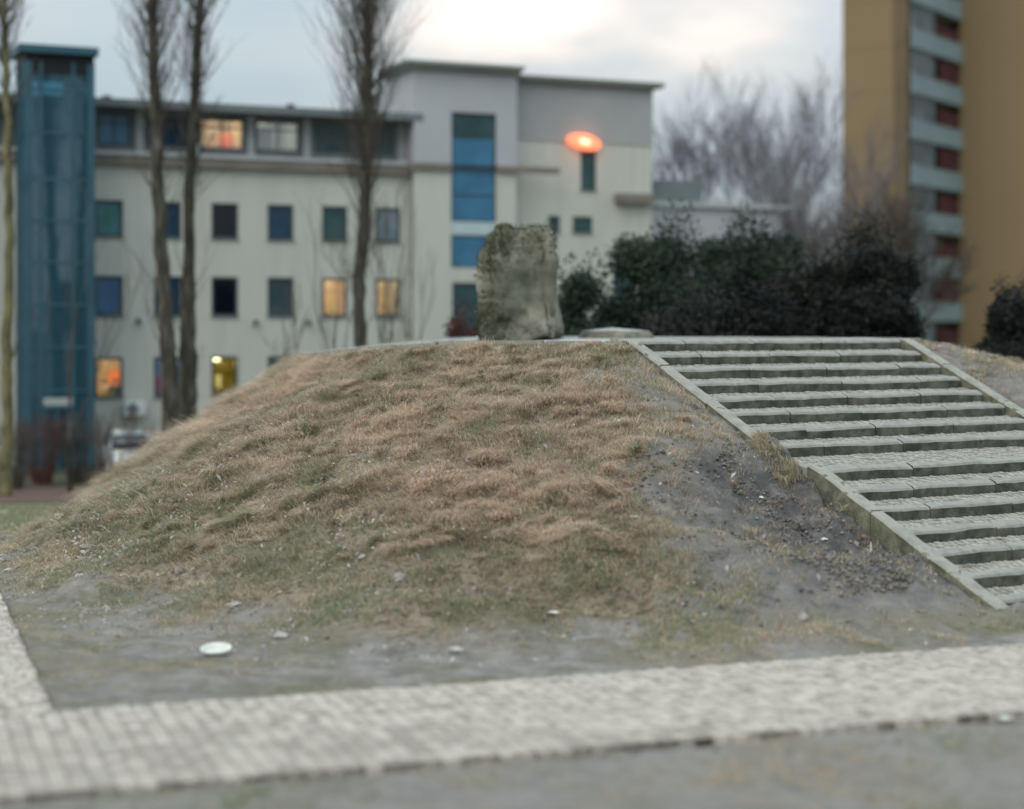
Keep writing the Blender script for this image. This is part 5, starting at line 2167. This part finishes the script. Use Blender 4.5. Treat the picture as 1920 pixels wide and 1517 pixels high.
def build_mound_grass():
    rg = np.random.default_rng(77)
    # tussock centres over the visible side of the mound
    nC = 5200
    x = rg.uniform(-12, 13, nC * 5)
    y = rg.uniform(21, 40, nC * 5)
    r = np.hypot(x - PC[0], y - PC[1])
    ph = np.degrees(np.arctan2(y - PC[1], x - PC[0])) % 360
    rf = np.interp(ph, _fa, _fr)
    u = (r - RP) / (rf - RP)
    R, B = stair_coords(x, y)
    dirt = dirt_amount(x, y)
    right = B > SW + .4
    ok = (r > RP + .12) & (u < np.where((x < -4.5) & (y > 25.5), 1.32, 1.0)) & (x > -12.5) & ~on_path(x, y) & ~((B > -.32) & (B < SW + .35) & (R > -.4) & (R < 9.2))
    dens = np.where(right, .55, 1 - dirt * (.95 - .25 * smooth(5.0, 7.5, R) * smooth(.0, .35, fbm(x, y, 1.4, 75))))
    dens = dens * (1 - smooth(.78, 1.0, u) * .62)
    dens *= np.clip(.75 + fbm(x, y, .9, 71) * 1.1, .12, 1)
    ok &= rg.random(len(x)) < dens
    x, y, u, dirt, right = (a[ok][:nC] for a in (x, y, u, dirt, right))
    n = len(x)
    gfield = fbm(x, y, .45, 81) + (fbm(x, y, 2.2, 83)) * .5
    # greener towards the foot and the left
    green = np.clip(.04 + gfield * 1.0 + .75 * smooth(.45, .95, u) + .38 * (1 - smooth(-8, -1, x)), 0, .9)
    size = (.70 + .35 * rg.random(n) + .85 * (rg.random(n) < .22)) * (1 - .45 * smooth(.62, 1.0, u)) * (1 - .45 * dirt) * (1 - .30 * smooth(.25, .0, u))
    size *= np.where(right, .6, 1.0) * (.85 + .6 * np.clip(fbm(x, y, 1.1, 85) + .2, 0, 1))
    per = 36
    k = np.repeat(np.arange(n), per)
    rad = np.abs(rg.normal(0, .105, len(k))) * size[k]
    an = rg.uniform(0, 2 * np.pi, len(k))
    bx, by = x[k] + np.cos(an) * rad, y[k] + np.sin(an) * rad
    RR, BB = stair_coords(bx, by)
    keep = ~((BB > -.30) & (BB < SW + .30) & (RR > -.4) & (RR < 9.2))
    k, bx, by, an, rad = (a[keep] for a in (k, bx, by, an, rad))
    bz = np.maximum(mound_z(bx, by), ground_z(bx, by)) - .02
    gx, gy = slope_dirs(x, y)
    gx, gy = gx[k], gy[k]
    # hair falls downhill and a little to the right, as the wind combed it
    wind = fbm(x, y, .35, 87)[k]
    lx = -gx * 1.6 + .12 + wind * .9 + np.cos(an) * .42 + rg.normal(0, .22, len(k))
    ly = -gy * 1.6 - .10 + np.sin(an) * .42 + rg.normal(0, .22, len(k))
    ln = np.stack([lx, ly, np.zeros(len(k))], 1)
    ln /= np.maximum(np.linalg.norm(ln, axis=1), .3)[:, None]
    up = np.stack([-gx * .5 + rg.normal(0, .18, len(k)), -gy * .5 + rg.normal(0, .18, len(k)), np.ones(len(k))], 1)
    up /= np.linalg.norm(up, axis=1)[:, None]
    L = size[k] * rg.uniform(.12, .34, len(k))
    droop = rg.uniform(.55, 1.05, len(k))
    wid = rg.uniform(.005, .010, len(k))
    isg = rg.random(len(k)) < green[k] * .85
    tint = np.where(isg[:, None], pal(GREEN + OLIVE[:2], rg.integers(0, 7, len(k))), pal(STRAW + OLIVE[2:], rg.integers(0, 8, len(k))))
    L = np.where(isg, L * .75, L)
    tone = (1 + fbm(x, y, .8, 89) * .5 + rg.normal(0, .13, n))[k]
    tint = tint * np.clip(tone, .55, 1.35)[:, None] * rg.uniform(.8, 1.15, len(k))[:, None]
    V, F, C = blades(np.stack([bx, by, bz], 1), up, ln, L, wid, droop, tint, rg)
    # big hanging tussocks: hair combed over one crest, dark underneath
    pick = np.flatnonzero((u < .80) & (dirt < .55) & ~right)
    pick = rg.permutation(pick)[:980]
    tn = len(pick)
    tx, ty = x[pick], y[pick]
    ts = rg.uniform(.55, 1.15, tn) * np.where(rg.random(tn) < .18, 1.45, 1.0) * (1 - .35 * smooth(.55, .8, u[pick])) * (.72 + .28 * smooth(.05, .35, u[pick]))
    tgx, tgy = slope_dirs(tx, ty)
    wd = fbm(tx, ty, .5, 187) * 1.5
    dx = -tgx * 2.2 + .22 + wd * .75
    dy = -tgy * 2.2 - .45
    tg = rg.random(tn) < np.clip(green[pick] * .55, 0, .5)
    kk = np.repeat(np.arange(tn), 120)
    m = len(kk)
    an2 = rg.uniform(0, 2 * np.pi, m)
    rd = np.abs(rg.normal(0, .085, m)) * ts[kk]
    px_, py_ = tx[kk] + np.cos(an2) * rd * 1.4, ty[kk] + np.sin(an2) * rd
    R3, B3 = stair_coords(px_, py_)
    ok3 = ~((B3 > -.40) & (B3 < SW + .3) & (R3 > -.4) & (R3 < 9.2))
    kk, an2, px_, py_ = kk[ok3], an2[ok3], px_[ok3], py_[ok3]
    m = len(kk)
    pz_ = mound_z(px_, py_) - .01
    l3 = np.stack([dx[kk] + np.cos(an2) * .38 + rg.normal(0, .22, m), dy[kk] + np.sin(an2) * .30 + rg.normal(0, .16, m), np.zeros(m)], 1)
    l3 /= np.maximum(np.linalg.norm(l3, axis=1), .3)[:, None]
    u3 = np.stack([rg.normal(0, .16, m) - tgx[kk] * .3, rg.normal(0, .16, m) - tgy[kk] * .3, np.ones(m)], 1)
    u3 /= np.linalg.norm(u3, axis=1)[:, None]
    t3 = np.where(tg[kk][:, None], pal(GREEN[:4] + OLIVE, rg.integers(0, 8, m)), pal(STRAW, rg.integers(0, 6, m)))
    t3 = t3 * (rg.uniform(.88, 1.12, tn)[kk] * rg.uniform(.85, 1.15, m))[:, None]
    V3, F3, C3 = blades(np.stack([px_, py_, pz_], 1), u3, l3, ts[kk] * rg.uniform(.16, .40, m), rg.uniform(.005, .009, m), rg.uniform(.8, 1.2, m), t3, rg)
    F3 = F3 + len(V)
    V, F, C = np.concatenate([V, V3]), np.concatenate([F, F3]), np.concatenate([C, C3])
    me = np_mesh('grass', V, F)
    a = me.attributes.new('tint', 'FLOAT_COLOR', 'POINT')
    a.data.foreach_set('color', C.ravel())
    o = part('grass', me, M['grass'], None)
    o['kind'] = 'stuff'
    o['label'] = 'long dry straw coloured grass combed over the mound'
    tR, tB = rg.uniform(4.05, 5.15, 26), rg.uniform(-.75, -.36, 26)
    q = STAIR_T[None] + U[None] * tR[:, None] + V_[None] * tB[:, None]
    kk = np.repeat(np.arange(26), 62)
    m = len(kk)
    bx, by = q[kk, 0] + rg.normal(0, .05, m), q[kk, 1] + rg.normal(0, .05, m)
    l3 = rg.normal(0, .5, (m, 3)) + np.array([-V_[0], -V_[1], 0]) * .7
    l3[:, 2] = 0
    u3 = rg.normal(0, .22, (m, 3)) + np.array([0, 0, 1.0])
    t3 = pal(OLIVE + STRAW[3:] + GREEN[:2], rg.integers(0, 9, m))
    V, F, C = blades(np.stack([bx, by, mound_z(bx, by) - .01], 1), u3, l3, rg.uniform(.12, .26, m), rg.uniform(.005, .009, m), rg.uniform(.6, 1.1, m), t3, rg)
    me = np_mesh('landing_grass', V, F)
    a = me.attributes.new('tint', 'FLOAT_COLOR', 'POINT')
    a.data.foreach_set('color', C.ravel())
    o = part('landing_grass', me, M['grass'], None)
    o['kind'] = 'stuff'


build_mound_grass()


def build_thin_grass():
    """short thin grass on the trodden soil, at the foot and on the level ground"""
    rg = np.random.default_rng(99)
    m = 200000
    x = rg.uniform(-13, 13, m)
    y = 11.5 + 26 * rg.random(m) ** 1.0
    r = np.hypot(x - PC[0], y - PC[1])
    ph = np.degrees(np.arctan2(y - PC[1], x - PC[0])) % 360
    u = (r - RP) / (np.interp(ph, _fa, _fr) - RP)
    R, B = stair_coords(x, y)
    s, q = path_coords(x, y)
    vis = np.abs(x) < y * .30
    near_path = np.minimum(np.abs(q), np.abs(q - PWID)) < .10
    ok = vis & ~on_path(x, y) & ~near_path & (r > RP + .1) & ~((B > -.32) & (B < SW + .35) & (R > -.4) & (R < 9.6))
    patch = fbm(x, y, .7, 101) + fbm(x, y, 2.6, 103) * .7
    dirt = dirt_amount(x, y)
    dens = np.clip(.22 + patch * 1.6, .03, 1)
    dens = np.where(u < 1.05, np.clip(.34 + patch * 1.7, .03, 1), dens * .62)
    dens = np.where((u < 1.03) & (B > -3.4) & (B < 0) & (R > 3.6), dens * .16, dens)
    ok &= rg.random(m) < dens
    x, y, u = x[ok], y[ok], u[ok]
    n = len(x)
    per = 8
    k = np.repeat(np.arange(n), per)
    bx = x[k] + rg.normal(0, .05, len(k))
    by = y[k] + rg.normal(0, .05, len(k))
    keep = ~on_path(bx, by)
    k, bx, by = k[keep], bx[keep], by[keep]
    bz = np.maximum(mound_z(bx, by), ground_z(bx, by)) - .01
    ln = rg.normal(size=(len(k), 3))
    ln[:, 2] = 0
    ln /= np.linalg.norm(ln, axis=1)[:, None]
    up = np.stack([rg.normal(0, .3, len(k)), rg.normal(0, .3, len(k)), np.ones(len(k))], 1)
    L = rg.uniform(.035, .10, len(k)) * np.where(u[k] < 1.02, 1.7, 1.0)
    wid = rg.uniform(.004, .008, len(k))
    droop = rg.uniform(.4, 1.0, len(k))
    gsel = rg.random(len(k)) < np.clip(.45 + fbm(x, y, .6, 105)[k], .1, .8)
    tint = np.where(gsel[:, None], pal(GREEN + OLIVE[:2], rg.integers(0, 7, len(k))), pal(OLIVE + STRAW[:3], rg.integers(0, 7, len(k))))
    V, F, C = blades(np.stack([bx, by, bz], 1), up, ln, L, wid, droop, tint, rg)
    me = np_mesh('thin_grass', V, F)
    a = me.attributes.new('tint', 'FLOAT_COLOR', 'POINT')
    a.data.foreach_set('color', C.ravel())
    o = part('thin_grass', me, M['grass'], None)
    o['kind'] = 'stuff'
    print('thin blades', len(k))
    # lawn between the mound and the office
    m = 26000
    y = rg.uniform(36, 49, m)
    x = -y * rg.uniform(.22, .30, m)
    bz = ground_z(x, y)
    ln = rg.normal(size=(m, 3))
    ln[:, 2] = 0
    up = np.stack([rg.normal(0, .3, m), rg.normal(0, .3, m), np.ones(m)], 1)
    tint = pal(GREEN + OLIVE, rg.integers(0, 9, m))
    V, F, C = blades(np.stack([x, y, bz], 1), up, ln, rg.uniform(.05, .13, m), np.full(m, .014), np.full(m, .5), tint, rg)
    me = np_mesh('lawn_grass', V, F)
    a = me.attributes.new('tint', 'FLOAT_COLOR', 'POINT')
    a.data.foreach_set('color', C.ravel())
    o = part('lawn_grass', me, M['grass'], None)
    o['kind'] = 'stuff'


build_thin_grass()


def build_leaves():
    rg = np.random.default_rng(123)
    m = 26000
    x = rg.uniform(-12, 8, m)
    y = rg.uniform(20.5, 33, m)
    r = np.hypot(x - PC[0], y - PC[1])
    ph = np.degrees(np.arctan2(y - PC[1], x - PC[0])) % 360
    u = (r - RP) / (np.interp(ph, _fa, _fr) - RP)
    R, B = stair_coords(x, y)
    leftness = smooth(3, -6, x)
    leftness = 1 - smooth(-6, 2.5, x)
    dens = (.14 + .75 * leftness) * smooth(.2, .55, u) * (1 - smooth(1.0, 1.3, u)) * np.clip(.4 + fbm(x, y, 1.1, 131) * 1.6, .03, 1)
    ok = (rg.random(m) < dens * .95) & (B < -.5) & (r > RP + .4) & ~on_path(x, y)
    x, y, u = x[ok], y[ok], u[ok]
    n = len(x)
    z = np.maximum(mound_z(x, y), ground_z(x, y)) + np.where(u < .95, rg.uniform(.08, .22, n) * (1 - .6 * smooth(.6, 1, u)), .02)
    P = np.stack([x, y, z], 1)
    nr = np.stack([rg.normal(0, .5, n), rg.normal(-.35, .5, n), np.ones(n)], 1)
    nr /= np.linalg.norm(nr, axis=1)[:, None]
    a = np.cross(nr, rg.normal(size=(n, 3)))
    a /= np.linalg.norm(a, axis=1)[:, None]
    b = np.cross(nr, a)
    s = rg.uniform(.014, .036, n)[:, None] * np.where(rg.random(n) < .12, 1.7, 1.0)[:, None]
    ln = rg.uniform(.9, 1.7, n)[:, None]
    curl = nr * s * rg.uniform(.1, .6, n)[:, None]
    V = np.stack([P - a * s * ln, P - b * s * .55 + curl, P + a * s * ln, P + b * s * .55 + curl], 1).reshape(-1, 3)
    i = np.arange(n) * 4
    F = np.concatenate([np.stack([i, i + 1, i + 2], 1), np.stack([i, i + 2, i + 3], 1)])
    me = np_mesh('fallen_leaves', V, F)
    cols = pal([(.42, .38, .37), (.55, .52, .50), (.34, .27, .24), (.30, .22, .17), (.60, .58, .57), (.38, .33, .33)], rg.integers(0, 6, n))
    C = np.ones((n, 4, 4), np.float32)
    C[:, :, :3] = cols[:, None, :]
    at_ = me.attributes.new('tint', 'FLOAT_COLOR', 'POINT')
    at_.data.foreach_set('color', C.ravel())
    o = part('fallen_leaves', me, M['grass'], None)
    o['kind'] = 'stuff'
    print('leaves', n)


build_leaves()


def build_clods():
    """crumbs of earth and gravel on the bare soil"""
    rg = np.random.default_rng(321)
    m = 16000
    x = rg.uniform(-6, 10, m)
    y = rg.uniform(12, 31, m)
    R, B = stair_coords(x, y)
    r = np.hypot(x - PC[0], y - PC[1])
    d = dirt_amount(x, y)
    patch = np.clip(.2 + fbm(x, y, 1.3, 141) * 1.8, .02, 1)
    ok = (np.abs(x) < y * .30) & ~on_path(x, y) & (r > RP + .2) & ~((B > -.34) & (B < SW + .3) & (R > -.4) & (R < 9.3)) & (rg.random(m) < np.where(y < 24, .30, d) * patch)
    x, y = x[ok], y[ok]
    cR, cB = rg.uniform(4.3, 8.6, 5200), -np.abs(rg.normal(0, 1.7, 5200)) - .36
    cq = STAIR_T[None] + U[None] * cR[:, None] + V_[None] * cB[:, None]
    okc = rg.random(5200) < np.clip(.15 + fbm(cq[:, 0], cq[:, 1], 1.6, 151) * 2.0, .02, 1)
    n0 = len(x)
    x, y = np.concatenate([x, cq[okc, 0]]), np.concatenate([y, cq[okc, 1]])
    n = len(x)
    z = np.maximum(mound_z(x, y), ground_z(x, y))
    s = rg.uniform(.010, .034, n) * np.where(rg.random(n) < .06, 1.8, 1)
    s[n0:] = rg.uniform(.012, .042, n - n0)
    base = np.array([[1, 0, 0], [-1, 0, 0], [0, 1, 0], [0, -1, 0], [0, 0, .8], [0, 0, -.5]], float)
    tri = np.array([[0, 2, 4], [2, 1, 4], [1, 3, 4], [3, 0, 4], [2, 0, 5], [1, 2, 5], [3, 1, 5], [0, 3, 5]])
    V = base[None] * s[:, None, None] * rg.uniform(.6, 1.4, (n, 6, 1))
    yaw = rg.uniform(0, 6.28, n)
    c, sn = np.cos(yaw)[:, None], np.sin(yaw)[:, None]
    V = np.stack([V[:, :, 0] * c - V[:, :, 1] * sn, V[:, :, 0] * sn + V[:, :, 1] * c, V[:, :, 2]], 2) + np.stack([x, y, z], 1)[:, None, :]
    F = ((np.arange(n) * 6)[:, None, None] + tri[None]).reshape(-1, 3)
    me = np_mesh('gravel', V.reshape(-1, 3), F)
    cols = pal([(.13, .125, .12), (.20, .19, .18), (.27, .255, .24), (.34, .32, .30), (.22, .18, .15)], rg.integers(0, 5, n))
    C = np.ones((n, 6, 4), np.float32)
    C[:, :, :3] = cols[:, None, :]
    at_ = me.attributes.new('tint', 'FLOAT_COLOR', 'POINT')
    at_.data.foreach_set('color', C.ravel())
    o = part('gravel', me, M['grass'], None)
    o['kind'] = 'stuff'


build_clods()


# ------------------------------------------------------------------ litter and stones one can pick out
def ground_at(px, py):
    """where the photograph's pixel meets mound or ground"""
    d = Vector(((px - CX) / FPX, 1.0, (HY - py) / FPX))
    Y = 12.0
    while Y < 60:
        z = max(float(mound_z(d.x * Y, Y)), float(ground_z(d.x * Y, Y)))
        if EYE + d.z * Y <= z:
            break
        Y += .03
    return Vector((d.x * Y, Y, max(float(mound_z(d.x * Y, Y)), float(ground_z(d.x * Y, Y)))))


def crumpled(px, py, w, d_, h, label, seed, m='paper', name='crumpled_paper', cat='litter', lift=.02):
    rnd = random.Random(seed)
    p = ground_at(px, py)
    bm = bmesh.new()
    bmesh.ops.create_icosphere(bm, subdivisions=3, radius=1)
    for v in bm.verts:
        n = v.co.normalized()
        f = 1 + float(fbm(n.x * 2 + seed, n.y * 2 + n.z * 3, 1.4, seed)) * .55
        v.co = Vector((n.x * w / 2 * f, n.y * d_ / 2 * f, max(n.z, -.3) * h * f))
    me = bpy.data.meshes.new(name)
    bm.to_mesh(me)
    bm.free()
    me.materials.append(M[m])
    o = bpy.data.objects.new(name, me)
    COL.objects.link(o)
    o.location = p + Vector((0, 0, lift))
    o.rotation_euler = (0, 0, rnd.uniform(-.5, .5))
    tag(o, label, cat)
    return o


# the white tray lying on the trodden grass
_p = ground_at(405, 1232)
tray = thing('foam_tray', 'white oval foam tray lying on the trodden grass near the path corner', 'tray', _p + Vector((0, 0, .04)))
tray.rotation_euler = (math.radians(16), math.radians(-3), math.radians(14))
mb = MB()
n = 28
prof = [(.10, .055, .012), (.135, .085, .014), (.165, .115, .07), (.185, .135, .075), (.18, .13, .055), (.13, .08, .0), (.0, .0, .0)]
for (a0, b0, z0), (a1, b1, z1) in zip(prof, prof[1:]):
    for i in range(n):
        p_, q_ = 2 * math.pi * i / n, 2 * math.pi * (i + 1) / n
        mb.face((a0 * math.cos(p_), b0 * math.sin(p_), z0), (a0 * math.cos(q_), b0 * math.sin(q_), z0), (a1 * math.cos(q_), b1 * math.sin(q_), z1), (a1 * math.cos(p_), b1 * math.sin(p_), z1))
me = mb.mesh('rim', (0, 0, 0), True)
me.materials.append(M['paper'])
_o = bpy.data.objects.new('rim', me)
COL.objects.link(_o)
_o.parent = tray
mb = MB()
mb.f.append(tuple(range(n)))
mb.m.append(0)
mb.v += [(.101 * math.cos(2 * math.pi * i / n), .056 * math.sin(2 * math.pi * i / n), .0135) for i in range(n)]
me = mb.mesh('floor')
me.materials.append(M['paper'])
_o = bpy.data.objects.new('tray_floor', me)
COL.objects.link(_o)
_o.parent = tray
for i, (px, py, w, d_, h, lab) in enumerate((
        (1190, 972, .13, .09, .025, 'white scrap of paper on the worn patch between dry tufts'),
        (1428, 940, .07, .05, .02, 'small white scrap on the soil below the landing corner'),
        (1546, 1017, .11, .05, .02, 'torn white scrap among dark churned soil left of the stairs'),
        (1633, 1033, .022, .03, .10, 'upright white scrap stuck in the soil beside the lower stringer'),
        (1038, 1154, .14, .08, .02, 'pale flat scrap on the turf at the foot of the mound'),
        (1885, 1352, .12, .08, .025, 'pale scrap on the foreground soil near the right edge'))):
    crumpled(px, py, w, d_, h, lab, 200 + i)
for i, (px, py, w, d_, h, lab, c) in enumerate((
        (750, 1086, .16, .14, .08, 'round pale stone with a dark underside at the foot of the dry grass', 'stone'),
        (1506, 1163, .12, .10, .07, 'pale pinkish stone on the bare soil right of the last tufts', 'stone'),
        (440, 1137, .22, .15, .05, 'flat pale stone in the green turf left of the foot', 'stone'),
        (527, 1194, .22, .15, .05, 'flat pinkish stone on the soil right of the foam tray', 'stone'),
        (855, 1222, .20, .14, .05, 'pale stone on bare ground just above the path edge', 'stone'),
        (160, 1028, .34, .10, .05, 'long pale stone on the lower left slope', 'stone'),
        (8, 964, .30, .20, .07, 'pale stone where the left foot of the mound leaves the frame', 'stone'))):
    crumpled(px, py, w, d_, h, lab, 300 + i, 'stone', 'stone', c, .01)
